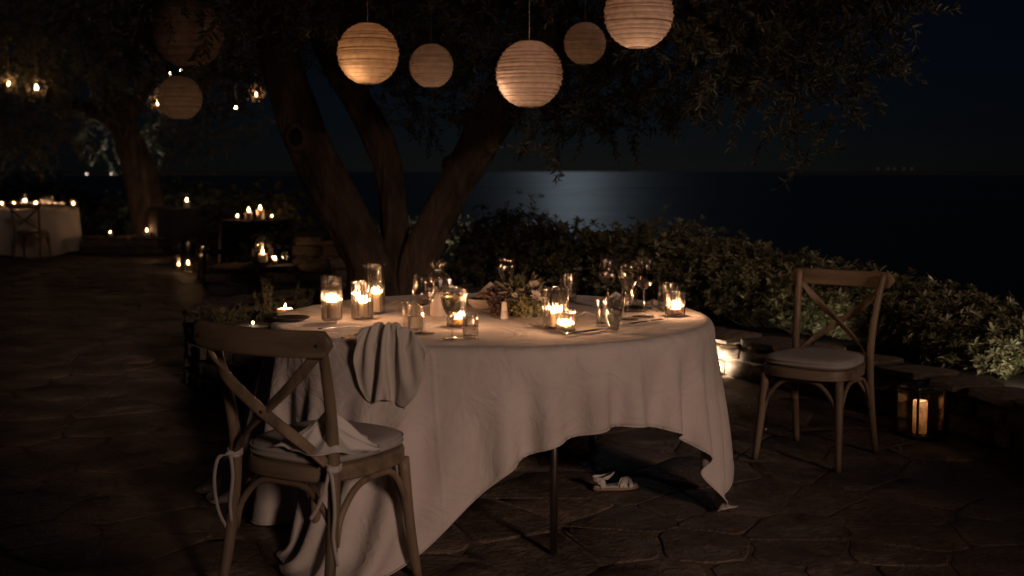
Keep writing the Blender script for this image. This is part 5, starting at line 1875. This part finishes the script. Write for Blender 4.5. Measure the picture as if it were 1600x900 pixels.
zf = .7695
far_candle(3, 322, 18.9, zf + .012, .04, .05, 'candle cut by the left edge on the far left table', .8, (.065, .12, True, 0), 'clear vase cut by the left edge on the far table')
far_candle(22, 322, 18.8, zf + .012, .04, .05, 'second candle from the left on the far left table', .9, (.06, .12, True, 0), 'second candle vase from the left on the far table')
far_candle(39, 322, 18.9, zf + .012, .045, .10, 'candle in the tallest vase on the far left table', 1.3, (.07, .22, True, 18), 'tallest fluted vase on the far left table')
far_candle(56, 322, 18.7, zf + .012, .045, .05, 'bright candle right of the tallest vase on the far table', 1.2, (.07, .11, True, 18), 'low fluted vase right of the tallest on the far table')
far_candle(115, 326, 19.2, zf + .012, .04, .04, 'candle at the right rim of the far left table', .6, (.06, .14, True, 0), 'vase at the right rim of the far left table')
for k, (px, h, lab) in enumerate(((69, .19, 'tall clear glass beside the bright candle on the far table'), (80, .19, 'tall clear glass right of the candles on the far table'), (93, .10, 'low wide glass near the right rim of the far table'))):
    pp = at(px, 322, y=19.0)
    tumbler((pp.x, 19.0, zf), .05 if k < 2 else .07, h, lab, 0, 0, 'glass', name='drinking_glass', cat='glass', group='glasses on the far table', wall=.003)
far_candle(292, 318, 19.4, zf, .05, .10, 'single candle on the dark table before the pale bush', 1.3, None, None, .07)
far_candle(371, 342, 14.5, zf, .03, .035, 'left tea light on the dark candle table', .35, None, None, .035)
far_candle(389, 343, 14.45, zf, .045, .095, 'left pillar candle on the dark candle table', .9)
far_candle(407, 343, 14.5, zf, .045, .125, 'right, taller pillar candle on the dark candle table', .9)
far_candle(425, 342, 14.5, zf, .03, .035, 'right tea light on the dark candle table', .35, None, None, .035)
far_candle(229, 356, 19.2, .305, .05, .07, 'candle on the stone kerb at the foot of the left olive', 1.0, None, None, .06)
far_candle(172, 358, 19.2, .305, .04, .05, 'small candle on the stone kerb left of the left olive trunk', .5, None, None, .04)
# tall glass cylinders on the paving
far_candle(294, 409, 15.6, .016, .05, .10, 'low candle in the left floor vase', .6, (.11, .42, True, 0), 'wide floor vase with a low candle, left background')
far_candle(279, 409, 15.9, .016, .03, .06, 'tiny candle in the floor vase at the very left of the pair', .15, (.07, .36, True, 0), 'narrow floor vase left of the wide one')
far_candle(318, 418, 14.6, .016, .055, .30, 'slim candle in the right floor vase', .5, (.085, .42, True, 0), 'slim floor vase right of the wide one')

# domed lantern on the stone bench
def dome_lantern():
    z = .5605
    x = at(411, 415, y=10.15).x
    root = empty('dome_lantern', (x, 10.15, z), 0, 'domed glass lantern with a candle on the stone bench', 'lantern')
    MB().lathe([(.0005, 0), (.095, 0), (.095, .010), (.0005, .010)], 28).build('base', M['iron'], root)
    MB().lathe([(.085, .0105), (.085, .12), (.075, .165), (.05, .205), (.02, .23), (.012, .235), (.011, .234), (.019, .2285), (.049, .2035), (.0735, .164), (.0835, .119), (.0835, .0105)], 32).build('glass_dome', M['pane'], root)
    for k in range(6):
        a = k * math.pi / 3
        MB().tube(spline([(.087 * math.cos(a), .087 * math.sin(a), .01), (.087 * math.cos(a), .087 * math.sin(a), .12), (.052 * math.cos(a), .052 * math.sin(a), .207), (.012 * math.cos(a), .012 * math.sin(a), .238)], 5), .0025, 6).build('rib', M['iron'], root)
    MB().tube([(.022 * math.cos(a), 0, .262 + .022 * math.sin(a)) for a in np.linspace(0, 6.283, 17)], .003, 6).build('ring_handle', M['iron'], root)
    candle((x, 10.15, z + .0105), .038, .075, 'candle burning inside the domed lantern', .55, .045, fmat='flame_far')
dome_lantern()
far_candle(430, 412, 10.2, .562, .022, .03, 'tea light right of the domed lantern on the bench', .25, (.035, .07, True, 0), 'small votive glass right of the domed lantern', .03)
pp = at(445, 412, y=10.2)
tumbler((pp.x, 10.2, .5605), .025, .10, 'slim empty glass at the right end of the stone bench', 0, 0, 'glass', cat='glass', group='glasses on the bench')
# dark stool in front of the floor vases
def stool():
    p = at(340, 448, z=0)
    root = empty('side_stool', (p.x, p.y, 0), .3, 'dark square stool standing left of the stone bench', 'stool')
    MB().box((0, 0, .42), (.34, .34, .04), 0, .006).build('seat', M['darkwood'], root)
    for sx in (-1, 1):
        for sy in (-1, 1):
            MB().box((sx * .14, sy * .14, .2), (.04, .04, .40), 0, .004).build('leg', M['darkwood'], root)
    for sx in (-1, 1):
        MB().box((sx * .14, 0, .12), (.025, .238, .03), 0, .003).build('stretcher', M['darkwood'], root)
stool()

# hanging candle globes
def globe(px, py, dpx, y, label, power):
    c = at(px, py, y=y)
    r = px_m(dpx, c) / 2
    root = empty('candle_globe', c, 0, label, 'lantern', 'hanging candle globes')
    prof = [(.0005, -1), (.35, -.935), (.62, -.785), (.87, -.49), (1, 0), (.9, .44), (.7, .71), (.42, .91), (.41, .90), (.685, .70), (.885, .43), (.98, 0), (.852, -.48), (.607, -.77), (.34, -.915), (.0005, -.98)]
    MB().lathe([(a * r, b_ * r) for a, b_ in prof], 28).build('glass_ball', M['pane'], root)
    seg = 20
    MB().tube([(.43 * r * math.cos(a), .43 * r * math.sin(a), .91 * r) for a in np.linspace(0, 6.283, seg)], .004, 6).build('neck_wire', M['wire'], root)
    # added leaf shapes on the ball stand in for leaf shadows and mottling
    rng = np.random.default_rng(int(px))
    n = 70
    v = rng.normal(size=(n, 3)); v /= np.linalg.norm(v, axis=1, keepdims=True); v = v[v[:, 2] < .75]
    d = np.cross(v, rng.normal(size=v.shape))
    lv, lf = leaves(v * r * 1.012, d, r * .42, r * .22, .0, .06, rng, v)
    o = link('leaf_mottle', mesh('leaf_mottle', lv, lf, M['wire'], smooth=False), root)
    tag(o, kind='stuff')
    MB().tube([(0, 0, .93 * r), (0, 0, 2.2)], .003, 5).build('cord', M['wire'], root)
    MB().tube([(-.42 * r, 0, .91 * r), (0, 0, 1.5 * r), (.42 * r, 0, .91 * r)], .003, 5).build('bail', M['wire'], root)
    candle((c.x, c.y, c.z - r * .93), r * .45, r * .62, 'candle inside the ' + label, power * .4, r * .62, fmat='flame_far')
globe(13, 130, 27, 17.0, 'hanging candle globe at the left edge', 1.0)
globe(57, 138, 31, 16.5, 'hanging candle globe second from the left', 1.0)
globe(247, 160, 30, 15.5, 'candle globe half hidden by the small brown paper lantern', 1.2)
globe(400, 147, 26, 12.5, 'candle globe just left of the big olive trunk', 1.0)
globe(467, 50, 34, 9.0, 'candle globe high among leaves at the left trunk', .35)

# tiny bulbs in the branches
def fairy(px, py, y, label, k=1.0):
    c = at(px, py, y=y)
    root = empty('fairy_bulb', c, 0, label, 'bulb', 'bare bulbs in the branches')
    MB().lathe([(.0005, -.016 * k), (.009 * k, -.012 * k), (.012 * k, -.003 * k), (.008 * k, .010 * k), (.005 * k, .015 * k), (.0005, .015 * k)], 12).build('glass_bulb', M['bulb'], root)
    MB().lathe([(.006 * k, .0152 * k), (.006 * k, .034 * k), (.0005, .034 * k)], 10).build('socket', M['iron'], root)
    MB().tube([(0, 0, .034 * k), (.01, 0, .4), (.0, 0, .7)], .002, 5).build('wire', M['wire'], root)
fairy(267, 115, 12, 'bare bulb just above the small brown lantern', 1.5)
fairy(283, 109, 12.2, 'bare bulb at the lower rim of the unlit lantern', 1.1)
fairy(368, 168, 12.5, 'bare bulb hanging low between the brown lantern and the trunk', 1.2)
def planter_bulb():
    c = at(395, 497, y=6.75)
    root = empty('fairy_bulb', (c.x, c.y, PLANTER_H + .02), 0, 'tiny bulb lying among the planter herbs', 'bulb', 'bare bulbs in the branches')
    MB().lathe([(.0005, -.006), (.005, -.004), (.006, 0), (.004, .006), (.0005, .008)], 10).build('glass_bulb', M['bulb'], root)
    MB().tube([(0, 0, -.006), (.03, .03, -.016), (.15, .1, -.014)], .0015, 5).build('wire', M['iron'], root)
planter_bulb()

# herbs in the planter
def herb(px, py_top, y, label, n, spread, rng, leaf=(.035, .009)):
    p = at(px, py_top, y=y)
    z0 = .40
    root = empty('planter_herb', (p.x, p.y, z0), 0, label, 'plant', 'herbs in the planter')
    h = p.z - z0
    E = np.stack([rng.normal(0, spread, n), rng.normal(0, spread, n), h * rng.uniform(.55, 1.0, n)], -1)
    E[0] = (0, 0, h)
    S = E * np.array([.15, .15, 0])
    tv, tf = twigs_mesh(S, (S + E) / 2 + rng.normal(0, .01, E.shape), E, .003, .001)
    st = link('stem', mesh('stem', tv, tf, M['twig']), root)
    tag(st, kind='stuff')
    B, D, LL = [], [], []
    for k in range(26):
        f = .2 + .8 * k / 25
        pos = S + (E - S) * f
        d = rng.normal(0, 1, pos.shape) + (E - S) / (np.linalg.norm(E - S, axis=1, keepdims=True)) * 1.2
        B.append(pos); D.append(d); LL.append(leaf[0] * (1.15 - .5 * f) * rng.uniform(.8, 1.2, n))
    B, D, LL = np.concatenate(B), np.concatenate(D), np.concatenate(LL)
    lv, lf = leaves(B, D, LL, LL * leaf[1] / leaf[0], .2, .1, rng)
    o = link('foliage', mesh('foliage', lv, lf, M['bush'], smooth=False), root)
    tag(o, kind='stuff')
rngh = np.random.default_rng(31)
herb(411, 436, 7.0, 'feathery herb sprig lit by the planter candle', 9, .05, rngh)
herb(440, 465, 7.05, 'low herb behind the planter candle', 12, .08, rngh)
herb(375, 470, 7.0, 'low dark herb at the left of the planter', 14, .1, rngh)
herb(320, 472, 7.15, 'pale flowering herb at the planter left rim', 10, .06, rngh)
herb(468, 440, 7.3, 'faint taller herb right of the planter candle', 9, .06, rngh)
herb(345, 482, 6.85, 'low herb spilling over the front planter rim', 12, .08, rngh)
herb(520, 470, 7.0, 'low herb behind the left candle vases', 12, .1, rngh)
herb(730, 455, 7.1, 'herb in the planter behind the champagne glass', 14, .12, rngh, (.05, .014))

# ------------------------------------------------------------------ lights on the far coast
def far_house(px, py, y, label, mat, k=1.0):
    p = at(px, py, y=y)
    root = empty('coast_house', (p.x, y, p.z - 7 * k), 0, label, 'house', 'houses on the far coast')
    MB().box((0, 0, 0), (16 * k, 12, 14 * k)).build('wall', M['housewall'], root, smooth=False)
    MB().add([(-9 * k, -7, 7 * k), (9 * k, -7, 7 * k), (9 * k, 7, 7 * k), (-9 * k, 7, 7 * k), (-9 * k, 0, 11 * k), (9 * k, 0, 11 * k)], [(0, 1, 5, 4), (2, 3, 4, 5), (1, 2, 5), (3, 0, 4), (3, 2, 1, 0)]).build('roof', M['housewall'], root, smooth=False)
    MB().box((0, -8, 3 * k), (9 * k, 2, 9 * k)).build('lit_window', M[mat], root, smooth=False)
far_house(136, 271, 8700, 'white light on the far coast, left of the pair', 'townlight', 1.0)
far_house(174, 271, 8700, 'pinkish light on the far coast, right of the pair', 'townlight', .8)
for k, (px, lab) in enumerate(((1371, 'faint coast light, first of the row at the right'), (1387, 'faint coast light, second of the row at the right'), (1397, 'faint coast light, third of the row at the right'), (1412, 'faint coast light, fourth of the row at the right'), (1424, 'faint coast light, last of the row at the right'))):
    far_house(px, 263, 9700, lab, 'townlight2', .9)

# ------------------------------------------------------------------ dry leaves on the paving
def fallen_leaves():
    rng = np.random.default_rng(91)
    n = 90
    x, y = rng.uniform(-3.2, 2.2, n), rng.uniform(3.3, 8.0, n)
    ok = np.array([wall_side(a, b_) > .1 and math.hypot(a - PLANTER_C.x, b_ - PLANTER_C.y) > PLANTER_R + .1 for a, b_ in zip(x, y)])
    base = np.stack([x, y, np.full(n, .004)], -1)[ok]
    d = rng.normal(0, 1, base.shape); d[:, 2] = rng.uniform(0, .15, len(base))
    nr = np.tile([[0, 0, 1.0]], (len(base), 1)) + rng.normal(0, .25, base.shape)
    ln = rng.uniform(.035, .06, len(base))
    lv, lf = leaves(base, d, ln, ln * .27, .3, -.1, rng, nr)
    o = link('fallen_leaves', mesh('fallen_leaves', lv, lf, M['dryleaf'], smooth=False))
    tag(o, 'dry olive leaves scattered over the paving', 'leaves', kind='stuff')
M['dryleaf'] = leaf_mat('dry_leaf', (.08, .055, .03), (.26, .19, .11), .6, .15)
fallen_leaves()
